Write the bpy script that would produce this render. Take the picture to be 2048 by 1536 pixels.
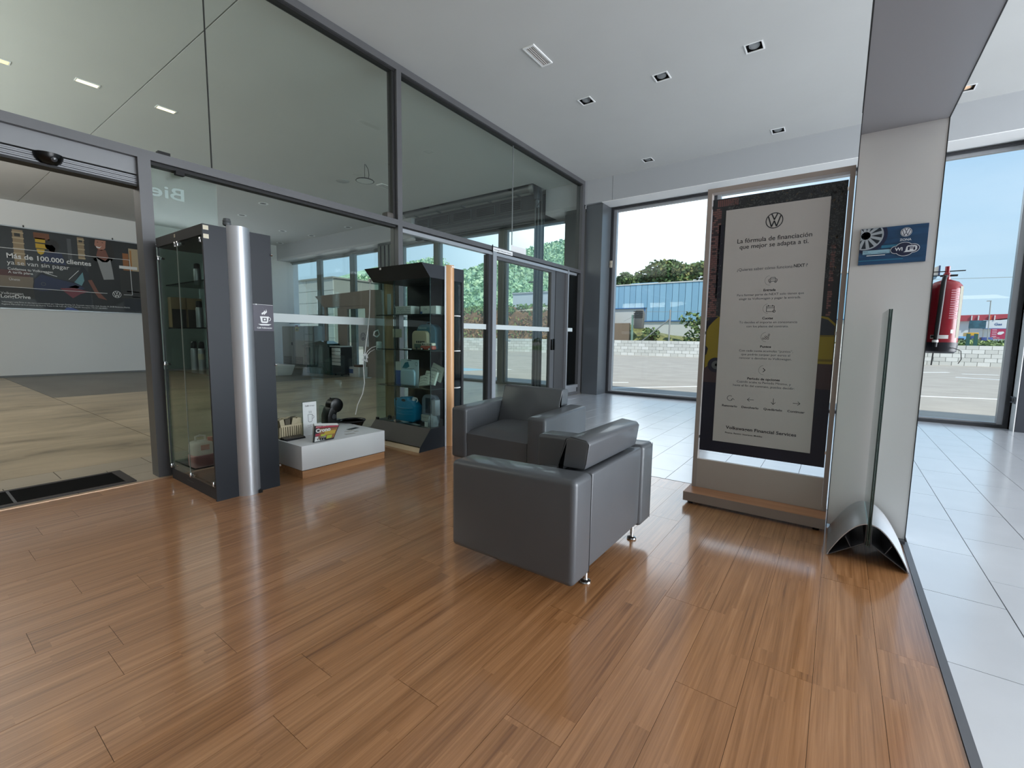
import bpy, bmesh, math, random
from mathutils import Vector, Matrix
random.seed(7)
PI = math.pi
for o in list(bpy.data.objects): bpy.data.objects.remove(o)
SC = bpy.context.scene
COL = SC.collection

# ------------------------------------------------------------------ camera
CAM_H = 1.16
YAW, PIT, ROL = -0.62327477, -0.10288523, 0.01403221
cy, sy = math.cos(YAW), math.sin(YAW)
FW = Vector((sy*math.cos(PIT), cy*math.cos(PIT), math.sin(PIT)))
R0 = Vector((cy, -sy, 0)); U0 = R0.cross(FW)
RT = R0*math.cos(ROL) + U0*math.sin(ROL); UP = -R0*math.sin(ROL) + U0*math.cos(ROL)
cd = bpy.data.cameras.new('camera'); cam = bpy.data.objects.new('camera', cd); COL.objects.link(cam)
cam.matrix_world = Matrix(((RT.x, UP.x, -FW.x, 0), (RT.y, UP.y, -FW.y, 0), (RT.z, UP.z, -FW.z, CAM_H), (0, 0, 0, 1)))
cd.sensor_width = 36; cd.lens = 906.07/2048*36; cd.clip_start = .05; cd.clip_end = 600
SC.camera = cam

# ------------------------------------------------------------------ sky, sun, window light, exposure
SC.view_settings.view_transform = 'Standard'; SC.view_settings.look = 'None'
SC.view_settings.gamma = 1; SC.view_settings.use_curve_mapping = False
SC.view_settings.exposure = 0.0
SKY_STRENGTH = 1.15
wd = bpy.data.worlds.new('sky'); SC.world = wd; wd.use_nodes = True
nt = wd.node_tree; nt.nodes.clear()
def N(t, **k):
    n = nt.nodes.new(t)
    for a, b in k.items(): setattr(n, a, b)
    return n
tc = N('ShaderNodeTexCoord'); sx = N('ShaderNodeSeparateXYZ'); nt.links.new(tc.outputs['Generated'], sx.inputs[0])
rp = N('ShaderNodeValToRGB'); e = rp.color_ramp.elements
e[0].position = 0; e[0].color = (.56, .75, .89, 1); e[1].position = .95; e[1].color = (.16, .36, .72, 1)
m_ = e.new(.22); m_.color = (.43, .66, .88, 1)
nt.links.new(sx.outputs['Z'], rp.inputs[0])
dt = N('ShaderNodeVectorMath', operation='DOT_PRODUCT'); nt.links.new(tc.outputs['Generated'], dt.inputs[0])
dt.inputs[1].default_value = Vector((-.40, .86, .34)).normalized()
pw = N('ShaderNodeMath', operation='POWER'); mx0 = N('ShaderNodeMath', operation='MAXIMUM'); mx0.inputs[1].default_value = 0
nt.links.new(dt.outputs['Value'], mx0.inputs[0]); nt.links.new(mx0.outputs[0], pw.inputs[0]); pw.inputs[1].default_value = 36
ns = N('ShaderNodeTexNoise'); ns.inputs['Scale'].default_value = 2.2; ns.inputs['Detail'].default_value = 5
mp = N('ShaderNodeMapping'); mp.inputs['Scale'].default_value = (1, 1, 3.5)
nt.links.new(tc.outputs['Generated'], mp.inputs[0]); nt.links.new(mp.outputs[0], ns.inputs['Vector'])
cr = N('ShaderNodeMapRange'); cr.inputs['From Min'].default_value = .45; cr.inputs['From Max'].default_value = .75
nt.links.new(ns.outputs[0], cr.inputs['Value'])
mg = N('ShaderNodeMath', operation='MULTIPLY_ADD'); mg.inputs[1].default_value = .25
nt.links.new(cr.outputs[0], mg.inputs[0]); mg.inputs[2].default_value = 0; mg.use_clamp = True
mix = N('ShaderNodeMix', data_type='RGBA'); nt.links.new(mg.outputs[0], mix.inputs['Factor'])
nt.links.new(rp.outputs[0], mix.inputs['A']); mix.inputs['B'].default_value = (1.0, 1.03, 1.08, 1)
bg = N('ShaderNodeBackground'); bg.inputs['Strength'].default_value = SKY_STRENGTH
ga = N('ShaderNodeVectorMath', operation='MULTIPLY_ADD'); ga.inputs[1].default_value = (2.1, 2.05, 2.0)
nt.links.new(pw.outputs[0], ga.inputs[0]); nt.links.new(mix.outputs['Result'], ga.inputs[2]); nt.links.new(ga.outputs[0], bg.inputs[0])
wo = N('ShaderNodeOutputWorld'); nt.links.new(bg.outputs[0], wo.inputs[0])

sd = bpy.data.lights.new('sun', 'SUN'); sd.energy = 4.6; sd.angle = math.radians(1.5); sd.color = (1, .95, .86)
sun = bpy.data.objects.new('sun', sd); COL.objects.link(sun)
sun.rotation_euler = Vector((-.6, .30, -.72)).to_track_quat('-Z', 'Y').to_euler()

def area(name, loc, to, sx_, sy_, power, col=(1, 1, 1)):
    l = bpy.data.lights.new(name, 'AREA'); l.shape = 'RECTANGLE'; l.size = sx_; l.size_y = sy_; l.energy = power; l.color = col
    o = bpy.data.objects.new(name, l); COL.objects.link(o); o.location = loc
    o.rotation_euler = (Vector(to)-Vector(loc)).to_track_quat('-Z', 'Y').to_euler(); return o
# area lamp for daylight through the glazed right side; two added upward ceiling fills
area('window_light_right', (7.6, 4.2, 1.9), (1.5, 3.4, 1.7), 7.0, 3.6, 980, (.90, .94, 1))
area('ceiling_fill_showroom', (1.2, -3.2, 2.7), (1.2, -3.0, 4.2), 6, 2, 120, (1, .97, .93))  # added fill without a fixture, aimed up to brighten the showroom ceiling
area('ceiling_fill_hall', (-9.5, -2.4, 2.7), (-9.5, -2.2, 4.2), 8, 3.5, 640, (1, .97, .92))  # unseen fill light added to lift the workshop ceiling, no real lamp

# ------------------------------------------------------------------ materials
MC = {}
def lin(c):
    if isinstance(c, str): c = tuple(int(c[i:i+2], 16)/255 for i in (0, 2, 4))
    return tuple(((x+.055)/1.055)**2.4 if x > .04045 else x/12.92 for x in c)
def mat(name, col='808080', rough=.5, metal=0, spec=.5, noise=0, nscale=8, bump=0, bscale=60, emit=0, coat=0, stretch=None, trans=0):
    if name in MC: return MC[name]
    m = bpy.data.materials.new(name); m.use_nodes = True; t = m.node_tree; b = t.nodes['Principled BSDF']
    c = lin(col); b.inputs['Base Color'].default_value = (*c, 1); b.inputs['Roughness'].default_value = rough
    b.inputs['Metallic'].default_value = metal; b.inputs['Specular IOR Level'].default_value = spec
    b.inputs['Coat Weight'].default_value = coat; b.inputs['Coat Roughness'].default_value = .12
    if trans: b.inputs['Transmission Weight'].default_value = trans
    if emit: b.inputs['Emission Color'].default_value = (*c, 1); b.inputs['Emission Strength'].default_value = emit
    if noise or bump:
        g = t.nodes.new('ShaderNodeNewGeometry'); mp = t.nodes.new('ShaderNodeMapping')
        t.links.new(g.outputs['Position'], mp.inputs[0])
        if stretch: mp.inputs['Scale'].default_value = stretch
    if noise:
        n = t.nodes.new('ShaderNodeTexNoise'); n.inputs['Scale'].default_value = nscale; n.inputs['Detail'].default_value = 5
        t.links.new(mp.outputs[0], n.inputs['Vector'])
        r = t.nodes.new('ShaderNodeValToRGB'); r.color_ramp.elements[0].position = .3; r.color_ramp.elements[1].position = .7
        r.color_ramp.elements[0].color = (*[x*(1-noise) for x in c], 1); r.color_ramp.elements[1].color = (*[min(1, x*(1+noise)) for x in c], 1)
        t.links.new(n.outputs[0], r.inputs[0]); t.links.new(r.outputs[0], b.inputs['Base Color'])
    if bump:
        n = t.nodes.new('ShaderNodeTexNoise'); n.inputs['Scale'].default_value = bscale; t.links.new(mp.outputs[0], n.inputs['Vector'])
        bp = t.nodes.new('ShaderNodeBump'); bp.inputs['Strength'].default_value = bump; bp.inputs['Distance'].default_value = .01
        t.links.new(n.outputs[0], bp.inputs['Height']); t.links.new(bp.outputs[0], b.inputs['Normal'])
    MC[name] = m; return m
def glass(name, tint=(.9, .95, .94), refl=1.45, rough=0.0, opac=0):
    m = bpy.data.materials.new(name); m.use_nodes = True; t = m.node_tree; t.nodes.clear()
    tr = t.nodes.new('ShaderNodeBsdfTransparent'); tr.inputs[0].default_value = (*tint, 1)
    gl = t.nodes.new('ShaderNodeBsdfGlossy'); gl.inputs['Roughness'].default_value = rough
    fr = t.nodes.new('ShaderNodeFresnel'); fr.inputs[0].default_value = refl
    g = t.nodes.new('ShaderNodeNewGeometry')
    # same reflectance on both faces of the pane
    vm = t.nodes.new('ShaderNodeVectorMath'); vm.operation = 'DOT_PRODUCT'
    t.links.new(g.outputs['Normal'], vm.inputs[0]); t.links.new(g.outputs['Incoming'], vm.inputs[1])
    ab = t.nodes.new('ShaderNodeMath'); ab.operation = 'ABSOLUTE'; t.links.new(vm.outputs['Value'], ab.inputs[0])
    om = t.nodes.new('ShaderNodeMath'); om.operation = 'SUBTRACT'; om.inputs[0].default_value = 1; t.links.new(ab.outputs[0], om.inputs[1])
    p5 = t.nodes.new('ShaderNodeMath'); p5.operation = 'POWER'; p5.inputs[1].default_value = 5; t.links.new(om.outputs[0], p5.inputs[0])
    f0 = ((refl-1)/(refl+1))**2
    ma = t.nodes.new('ShaderNodeMath'); ma.operation = 'MULTIPLY_ADD'; ma.inputs[1].default_value = 1-f0; ma.inputs[2].default_value = f0
    t.links.new(p5.outputs[0], ma.inputs[0])
    t.nodes.remove(fr)
    mx = t.nodes.new('ShaderNodeMixShader'); t.links.new(ma.outputs[0], mx.inputs[0]); t.links.new(tr.outputs[0], mx.inputs[1]); t.links.new(gl.outputs[0], mx.inputs[2])
    out = t.nodes.new('ShaderNodeOutputMaterial'); t.links.new(mx.outputs[0], out.inputs[0]); MC[name] = m; return m

WHITE = mat('white_paint', 'd6d6d4', .55); CEIL = mat('ceiling_paint', 'bdbebc', .7, noise=.02, nscale=1.5)
BULK = mat('bulkhead_panel', 'a6a9ac', .35); HALLW = mat('hall_wall_paint', 'd5d6d6', .6)
FRAME = mat('anodised_grey_frame', '5c5d5f', .42, .25, noise=.05, nscale=3); FRAMED = mat('dark_window_frame', '3a3b3e', .4, .3)
FRAMEL = mat('light_frame', 'a3a6aa', .35, .5); SEAL = mat('black_seal', '101112', .6)
CLAD = mat('grey_cladding', '5c6165', .3, .25)
GLP = glass('partition_glass', (.88, .93, .915), 1.55); GLW = glass('window_glass', (.95, .97, .97), 1.45)
GLC = glass('showcase_glass', (.86, .93, .915), 1.38); GLD = glass('smoked_glass', (.30, .33, .34), 1.5)
GLG = glass('green_glass_edge', (.35, .62, .56), 1.5)
FROST = mat('frosted_band', 'c9d2d2', .6)
LEATHER = mat('grey_leather', '525559', .46, spec=.5, coat=.3, bump=.06, bscale=260, noise=.04, nscale=3)
LEATHERD = mat('leather_seam', '1d1f22', .6)
CHROME = mat('chrome', 'd8d8d8', .12, 1); ALU = mat('brushed_aluminium', 'c3c6ca', .45, .85, noise=.05, nscale=5, stretch=(1, 1, .1))
ALUD = mat('aluminium_inner', '55565a', .45, .6)
ANTH = mat('anthracite_panel', '1f242b', .5, spec=.35); ANTHD = mat('anthracite_dark', '0f1113', .5); BLACK = mat('black_plastic', '060606', .3, spec=.35)
BLACKM = mat('black_matt', '141415', .7); TGREY = mat('metal_trim', '77777a', .4, .6)
TABW = mat('white_lacquer', 'd9dadb', .35); CREAM = mat('cream_card', 'cdbf9e', .7); PAPER = mat('white_paper', 'e4e6e6', .6)
def woodmat(name, c1, c2, axis=1, sc=1.0, rough=.3):
    m = mat(name, c1, rough); t = m.node_tree; b = t.nodes['Principled BSDF']
    g = t.nodes.new('ShaderNodeNewGeometry'); mp = t.nodes.new('ShaderNodeMapping'); t.links.new(g.outputs['Position'], mp.inputs[0])
    s = [40*sc]*3; s[axis] = 2*sc; mp.inputs['Scale'].default_value = s
    n = t.nodes.new('ShaderNodeTexNoise'); n.inputs['Scale'].default_value = 1; n.inputs['Detail'].default_value = 6; n.inputs['Distortion'].default_value = .4
    t.links.new(mp.outputs[0], n.inputs['Vector'])
    r = t.nodes.new('ShaderNodeValToRGB'); r.color_ramp.elements[0].position = .3; r.color_ramp.elements[1].position = .72
    r.color_ramp.elements[0].color = (*lin(c2), 1); r.color_ramp.elements[1].color = (*lin(c1), 1)
    t.links.new(n.outputs[0], r.inputs[0]); t.links.new(r.outputs[0], b.inputs['Base Color']); return m
BEECH = woodmat('beech_wood', 'd6a878', 'c08f60', 2, .5); OAK = woodmat('oak_edge', 'b98a62', '9c6e49', 1, .8, .4); OAKX = woodmat('oak_board', 'b98563', '99684a', 0, .8, .4)
PALEW = woodmat('pale_wood', 'e2cfae', 'cdb690', 0, .6, .5); STRIPW = woodmat('raw_wood', '8f7a52', '756341', 2, .6, .6)

def floor_wood():
    m = bpy.data.materials.new('laminate_floor'); m.use_nodes = True; t = m.node_tree; b = t.nodes['Principled BSDF']
    L = t.links.new
    def nd(ty, **k):
        n = t.nodes.new(ty)
        for a, v in k.items(): setattr(n, a, v)
        return n
    g = nd('ShaderNodeNewGeometry'); s = nd('ShaderNodeSeparateXYZ'); L(g.outputs['Position'], s.inputs[0])
    def mth(op, a, bb=None, c=None):
        n = nd('ShaderNodeMath', operation=op)
        for i, v in enumerate((a, bb, c)):
            if v is None: continue
            if isinstance(v, (int, float)): n.inputs[i].default_value = v
            else: L(v, n.inputs[i])
        return n.outputs[0]
    oi = nd('ShaderNodeObjectInfo')
    sid = mth('FLOOR', mth('DIVIDE', mth('SUBTRACT', s.outputs['X'], .387), .0635))
    w1 = nd('ShaderNodeTexWhiteNoise', noise_dimensions='1D'); L(mth('ADD', sid, .37), w1.inputs['W'])
    seg = mth('FLOOR', mth('MULTIPLY_ADD', s.outputs['Y'], 1.1, mth('MULTIPLY', w1.outputs['Value'], 7.0)))
    cv = nd('ShaderNodeCombineXYZ'); L(sid, cv.inputs[0]); L(seg, cv.inputs[1]); L(mth('MULTIPLY', oi.outputs['Random'], 9), cv.inputs[2])
    w2 = nd('ShaderNodeTexWhiteNoise', noise_dimensions='3D'); L(cv.outputs[0], w2.inputs['Vector'])
    # grain
    off = nd('ShaderNodeVectorMath', operation='MULTIPLY_ADD'); L(w2.outputs['Color'], off.inputs[0]); off.inputs[1].default_value = (30, 30, 30)
    mp = nd('ShaderNodeMapping'); L(g.outputs['Position'], mp.inputs[0]); mp.inputs['Scale'].default_value = (95, 1.6, 1); L(mp.outputs[0], off.inputs[2])
    n1 = nd('ShaderNodeTexNoise'); n1.inputs['Scale'].default_value = 1; n1.inputs['Detail'].default_value = 7; n1.inputs['Roughness'].default_value = .62; n1.inputs['Distortion'].default_value = .7
    L(off.outputs[0], n1.inputs['Vector'])
    off2 = nd('ShaderNodeVectorMath', operation='MULTIPLY_ADD'); L(w2.outputs['Color'], off2.inputs[0]); off2.inputs[1].default_value = (30, 30, 30)
    mp2 = nd('ShaderNodeMapping'); L(g.outputs['Position'], mp2.inputs[0]); mp2.inputs['Scale'].default_value = (16, .9, 1); L(mp2.outputs[0], off2.inputs[2])
    n2 = nd('ShaderNodeTexNoise'); n2.inputs['Scale'].default_value = 1; n2.inputs['Detail'].default_value = 3; n2.inputs['Distortion'].default_value = 1.2
    L(off2.outputs[0], n2.inputs['Vector'])
    v = mth('ADD', mth('MULTIPLY', n1.outputs[0], .62), mth('MULTIPLY', n2.outputs[0], .38))
    v = mth('ADD', v, mth('MULTIPLY_ADD', w2.outputs['Value'], .075, -.0375))
    r = nd('ShaderNodeValToRGB'); E_ = r.color_ramp.elements
    E_[0].position = .27; E_[0].color = (*lin('6c4427'), 1); E_[1].position = .75; E_[1].color = (*lin('c69468'), 1)
    q = E_.new(.43); q.color = (*lin('98683f'), 1); q = E_.new(.57); q.color = (*lin('b07d52'), 1)
    L(v, r.inputs[0]); L(r.outputs[0], b.inputs['Base Color'])
    b.inputs['Roughness'].default_value = .34; b.inputs['Coat Weight'].default_value = 1; b.inputs['Coat Roughness'].default_value = .13; b.inputs['Coat IOR'].default_value = 1.75
    bp = nd('ShaderNodeBump'); bp.inputs['Strength'].default_value = .05; bp.inputs['Distance'].default_value = .004; L(n1.outputs[0], bp.inputs['Height']); L(bp.outputs[0], b.inputs['Normal'])
    return m
LAMI = floor_wood()
TILE = mat('grey_porcelain', 'd9dbdf', .3, spec=.6, noise=.05, nscale=2.5, coat=1)
TILE.node_tree.nodes['Principled BSDF'].inputs['Coat IOR'].default_value = 1.8
TILE.node_tree.nodes['Principled BSDF'].inputs['Coat Roughness'].default_value = .16; GROUT = mat('grout', '54555a', .8)
def hall_floor_mat():
    m = mat('worn_hall_floor', '9b9184', .34, spec=.5); t = m.node_tree; b = t.nodes['Principled BSDF']; L = t.links.new
    g = t.nodes.new('ShaderNodeNewGeometry'); mp = t.nodes.new('ShaderNodeMapping'); mp.inputs['Scale'].default_value = (.9, .35, 1); L(g.outputs['Position'], mp.inputs[0])
    n = t.nodes.new('ShaderNodeTexNoise'); n.inputs['Scale'].default_value = 2.2; n.inputs['Detail'].default_value = 9; n.inputs['Roughness'].default_value = .65; n.inputs['Distortion'].default_value = .6
    L(mp.outputs[0], n.inputs['Vector'])
    r = t.nodes.new('ShaderNodeValToRGB'); e = r.color_ramp.elements; e[0].position = .30; e[0].color = (*lin('625848'), 1); e[1].position = .62; e[1].color = (*lin('b7a68a'), 1)
    q = e.new(.42); q.color = (*lin('998a70'), 1); L(n.outputs[0], r.inputs[0]); L(r.outputs[0], b.inputs['Base Color'])
    return m
HFL = hall_floor_mat()
ASPH = mat('asphalt', 'aca498', .9, noise=.10, nscale=1.2, bump=.2, bscale=40); MARK = mat('road_paint', 'f0f0ee', .7); MARKB = mat('blue_paint', '8fb4c4', .7)

# ------------------------------------------------------------------ mesh builder
class MB:
    def __init__(s): s.v = []; s.f = []; s.m = []
    def add(s, vs, fs, mi=0):
        k = len(s.v); s.v += [tuple(p) for p in vs]
        for f in fs: s.f.append(tuple(k+i for i in f)); s.m.append(mi)
        return s
    def box(s, x0, x1, y0, y1, z0, z1, mi=0, T=None):
        vs = [(x, y, z) for z in (z0, z1) for y in (y0, y1) for x in (x0, x1)]
        if T: vs = [T @ Vector(p) for p in vs]
        return s.add(vs, [(0, 2, 3, 1), (4, 5, 7, 6), (0, 1, 5, 4), (2, 6, 7, 3), (0, 4, 6, 2), (1, 3, 7, 5)], mi)
    def hexa(s, vs, mi=0):  # bottom 4 ccw, top 4 ccw
        return s.add(vs, [(3, 2, 1, 0), (4, 5, 6, 7), (0, 1, 5, 4), (1, 2, 6, 5), (2, 3, 7, 6), (3, 0, 4, 7)], mi)
    def prism(s, pts, ax, a, b, mi=0):  # pts in the two other axes (order x,y,z without ax)
        def P(p, t):
            q = list(p); q.insert(ax, t); return tuple(q)
        n = len(pts); A = [P(p, a) for p in pts]; B = [P(p, b) for p in pts]
        return s.add(A+B, [tuple(range(n))[::-1], tuple(range(n, 2*n))]+[(i, (i+1) % n, n+(i+1) % n, n+i) for i in range(n)], mi)
    def tube(s, pts, r, n=8, mi=0, caps=True):
        pts = [Vector(p) for p in pts]; rs = r if isinstance(r, (list, tuple)) else [r]*len(pts); vs = []; up = None
        for i, p in enumerate(pts):
            d = (pts[min(i+1, len(pts)-1)]-pts[max(i-1, 0)]).normalized()
            if up is None: up = Vector((0, 0, 1)) if abs(d.z) < .9 else Vector((1, 0, 0))
            a = d.cross(up).normalized(); b = a.cross(d).normalized(); up = b
            for k in range(n):
                t = 2*PI*k/n; vs.append(p+(a*math.cos(t)+b*math.sin(t))*rs[i])
        fs = [(i*n+k, i*n+(k+1) % n, (i+1)*n+(k+1) % n, (i+1)*n+k) for i in range(len(pts)-1) for k in range(n)]
        if caps: fs += [tuple(range(n))[::-1], tuple((len(pts)-1)*n+k for k in range(n))]
        return s.add(vs, fs, mi)
    def lathe(s, prof, c=(0, 0, 0), n=20, mi=0, T=None, a0=0, a1=2*PI):
        full = abs(a1-a0-2*PI) < 1e-6; m = n if full else n+1; vs = []
        for r, z in prof:
            for k in range(m):
                t = a0+(a1-a0)*k/n; p = Vector((r*math.cos(t), r*math.sin(t), z))
                if T: p = T @ p
                vs.append(p+Vector(c))
        fs = []
        for i in range(len(prof)-1):
            for k in range(n):
                k2 = (k+1) % m if full else k+1
                fs.append((i*m+k, i*m+k2, (i+1)*m+k2, (i+1)*m+k))
        if full: fs += [tuple(range(m))[::-1], tuple((len(prof)-1)*m+k for k in range(m))]
        return s.add(vs, fs, mi)
    def build(s, name, mats, parent=None, bevel=0, seg=2, smooth=True, bang=.6):
        me = bpy.data.meshes.new(name); me.from_pydata([tuple(p) for p in s.v], [], s.f)
        for m in (mats if isinstance(mats, (list, tuple)) else [mats]): me.materials.append(m)
        me.polygons.foreach_set('material_index', s.m)
        me.update()
        bm = bmesh.new(); bm.from_mesh(me)
        bmesh.ops.recalc_face_normals(bm, faces=bm.faces)
        if bevel:
            es = [x for x in bm.edges if len(x.link_faces) == 2 and x.calc_face_angle(0) > bang]
            bmesh.ops.bevel(bm, geom=es, offset=bevel, segments=seg, profile=.5, affect='EDGES', clamp_overlap=True)
        bm.to_mesh(me); bm.free()
        if smooth:
            me.polygons.foreach_set('use_smooth', [True]*len(me.polygons)); me.set_sharp_from_angle(angle=math.radians(38))
        return link(name, me, parent)
def link(name, me, parent=None):
    o = bpy.data.objects.new(name, me); COL.objects.link(o)
    if parent:
        o.parent = parent; o.matrix_parent_inverse = wm(parent).inverted()
    return o
def wm(p): # world matrix without depsgraph
    M = Matrix.LocRotScale(p.location, p.rotation_euler, p.scale)
    if p.parent: M = wm(p.parent) @ p.matrix_parent_inverse @ M
    return M
def thing(name, label, cat, loc=(0, 0, 0), group=None, kind=None):
    o = bpy.data.objects.new(name, None); COL.objects.link(o); o.location = loc; o.empty_display_size = .1
    return tag(o, label, cat, group, kind)
def tag(o, label=None, cat=None, group=None, kind=None):
    if label: o['label'] = label
    if cat: o['category'] = cat
    if group: o['group'] = group
    if kind: o['kind'] = kind
    return o
def dup(root, delta, label=None):
    r = root.copy(); COL.objects.link(r); r.location = root.location+Vector(delta)
    if label: r['label'] = label
    for ch in list(root.children):
        c = ch.copy(); COL.objects.link(c); c.parent = r; c.matrix_parent_inverse = ch.matrix_parent_inverse.copy()
        for g in list(ch.children):
            d = g.copy(); COL.objects.link(d); d.parent = c; d.matrix_parent_inverse = g.matrix_parent_inverse.copy()
    return r
def struct(o, label=None): o['kind'] = 'structure'; return tag(o, label)
def bx(name, m, x0, x1, y0, y1, z0, z1, parent=None, bevel=0): return MB().box(x0, x1, y0, y1, z0, z1).build(name, m, parent, bevel, smooth=bool(bevel))

# text and flat print drawn on a plane: origin O, axes u (right) v (up), normal n
_tc = {}
def text_mesh(st, bold):
    k = (st, bold)
    if k in _tc: return _tc[k]
    cu = bpy.data.curves.new('t', 'FONT'); cu.body = st; cu.size = 1; cu.resolution_u = 3
    if bold: cu.offset = bold
    o = bpy.data.objects.new('t', cu); COL.objects.link(o)
    dg = bpy.context.evaluated_depsgraph_get(); me = bpy.data.meshes.new_from_object(o.evaluated_get(dg))
    vs = [tuple(v.co) for v in me.vertices]; fs = [tuple(p.vertices) for p in me.polygons]
    bpy.data.objects.remove(o); bpy.data.curves.remove(cu); bpy.data.meshes.remove(me)
    _tc[k] = (vs, fs); return _tc[k]
class PL:
    def __init__(s, O, u, v, n): s.O = Vector(O); s.u = Vector(u).normalized(); s.v = Vector(v).normalized(); s.n = Vector(n).normalized(); s.mb = MB(); s.h = 0
    def P(s, a, b): return s.O+s.u*a+s.v*b+s.n*s.h
    def poly(s, pts, mi=0): s.mb.add([s.P(*p) for p in pts], [tuple(range(len(pts)))], mi); return s
    def rect(s, a0, a1, b0, b1, mi=0): return s.poly([(a0, b0), (a1, b0), (a1, b1), (a0, b1)], mi)
    def disc(s, a, b, r, mi=0, n=28, ry=None): return s.poly([(a+r*math.cos(2*PI*k/n), b+(ry or r)*math.sin(2*PI*k/n)) for k in range(n)], mi)
    def ring(s, a, b, r, w, mi=0, n=40, t0=0, t1=2*PI):
        vs = [];
        for k in range(n+1):
            t = t0+(t1-t0)*k/n
            for q in (r, r-w): vs.append(s.P(a+q*math.cos(t), b+q*math.sin(t)))
        s.mb.add(vs, [(2*k, 2*k+2, 2*k+3, 2*k+1) for k in range(n)], mi); return s
    def line(s, pts, w, mi=0):
        for (a, b), (c, d) in zip(pts, pts[1:]):
            L = math.hypot(c-a, d-b) or 1e-9; ex, ey = (c-a)/L*w*.25, (d-b)/L*w*.25; nx, ny = -(d-b)/L*w/2, (c-a)/L*w/2
            s.poly([(a+nx-ex, b+ny-ey), (a-nx-ex, b-ny-ey), (c-nx+ex, d-ny+ey), (c+nx+ex, d+ny+ey)], mi)
        return s
    def text(s, st, a, b, width, size=None, mi=0, align='l', bold=0, lh=None):
        vs, fs = text_mesh(st, bold); x0 = min(v[0] for v in vs); x1 = max(v[0] for v in vs)
        k = width/(x1-x0); ky = size if size else k
        if align == 'c': a -= width/2
        s.mb.add([s.P(a+(v[0]-x0)*k, b+v[1]*ky) for v in vs], fs, mi); return s
    def emblem(s, a, b, r, mi=0, w=.1):
        s.ring(a, b, r, r*w, mi, 48)
        q = r*.86
        def stroke(pts, ww):
            s.line([(a+x*q, b+y*q) for x, y in pts], ww*q, mi)
        stroke([(-.36, .93), (-.02, .17), (.02, .17), (.36, .93)], .17)
        stroke([(-.80, .60), (-.36, -.82), (-.30, -.82), (-.02, -.10), (.02, -.10), (.30, -.82), (.36, -.82), (.80, .60)], .17)
        return s
    def up(s, d=.0006): s.h += d; return s
    def build(s, name, mats, parent=None): return s.mb.build(name, mats, parent, smooth=False)
def slab_holes(xs, ys, z0, z1, holes, m, name, parent=None):
    gx = sorted(set([xs[0], xs[1]]+[h[i] for h in holes for i in (0, 1)])); gy = sorted(set([ys[0], ys[1]]+[h[i] for h in holes for i in (2, 3)]))
    gx = [g for g in gx if xs[0] <= g <= xs[1]]; gy = [g for g in gy if ys[0] <= g <= ys[1]]
    def solid(i, j):
        if i < 0 or j < 0 or i >= len(gx)-1 or j >= len(gy)-1: return False
        cx = (gx[i]+gx[i+1])/2; cy_ = (gy[j]+gy[j+1])/2
        return not any(h[0] < cx < h[1] and h[2] < cy_ < h[3] for h in holes)
    b = MB()
    for i in range(len(gx)-1):
        for j in range(len(gy)-1):
            if not solid(i, j): continue
            x0, x1, y0, y1 = gx[i], gx[i+1], gy[j], gy[j+1]
            b.add([(x0, y0, z0), (x1, y0, z0), (x1, y1, z0), (x0, y1, z0)], [(0, 3, 2, 1)]); b.add([(x0, y0, z1), (x1, y0, z1), (x1, y1, z1), (x0, y1, z1)], [(0, 1, 2, 3)])
            for c, p, q in ((solid(i-1, j), (x0, y0), (x0, y1)), (solid(i+1, j), (x1, y1), (x1, y0)), (solid(i, j-1), (x1, y0), (x0, y0)), (solid(i, j+1), (x0, y1), (x1, y1))):
                if not c: b.add([(*p, z0), (*q, z0), (*q, z1), (*p, z1)], [(0, 1, 2, 3)])
    me = bpy.data.meshes.new(name); me.from_pydata(b.v, [], b.f); me.materials.append(m); return link(name, me, parent)
def proj(p):
    d = Vector(p)-Vector((0, 0, CAM_H)); z = d.dot(FW)
    if z < .1: return None
    return 1024+906.07*d.dot(RT)/z, 768-906.07*d.dot(UP)/z

XP = -4.36; CE = 4.28; YB = 8.48; YW = 9.0; WT = 3.83
# ================================================================== FLOORS
fl = struct(thing('floor', 'grey porcelain tiled floor along the windows and the right side', None, (0, 6, 0)))
bx('grout_bed', GROUT, -4.36, 8, 3.755, 9.12, -.12, -.0025, fl); bx('grout_bed', GROUT, .40, 8, -5, 3.755, -.12, -.0025, fl)
tiles = []
def tile_me(w, d): return MB().box(-w/2, w/2, -d/2, d/2, -.01, 0).build('tile', TILE, smooth=False)
for k in range(-16, 26):
    x0 = .381+.2975*k+.002; x1 = x0+.2935
    off = 3.41 if k % 2 == 0 else 3.105
    for j in range(-14, 11):
        y0 = off+.605*j+.002; y1 = y0+.601
        a0, a1 = max(x0, -4.35), min(x1, 7.9)
        if x1 <= .384+.01 and y1 < 3.76: continue
        b0 = y0
        if x1 < .41: b0 = max(y0, 3.757)
        else: a0 = max(a0, .403)
        b0 = max(b0, -4.9); b1 = min(y1, 9.0)
        if a1-a0 < .02 or b1-b0 < .02: continue
        tiles.append((a0, a1, b0, b1))
def vis(t):
    c = ((t[0]+t[1])/2, (t[2]+t[3])/2, 0); p = proj(c)
    return p and -40 < p[0] < 2100 and p[1] < 1600 and not (1400 < p[0] < 1800 and p[1] < 905 and c[0] > -1.9 and c[1] > 3.9)
tiles.sort(key=lambda t: (not vis(t), math.hypot((t[0]+t[1])/2, (t[2]+t[3])/2)))
shared = {}
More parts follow.
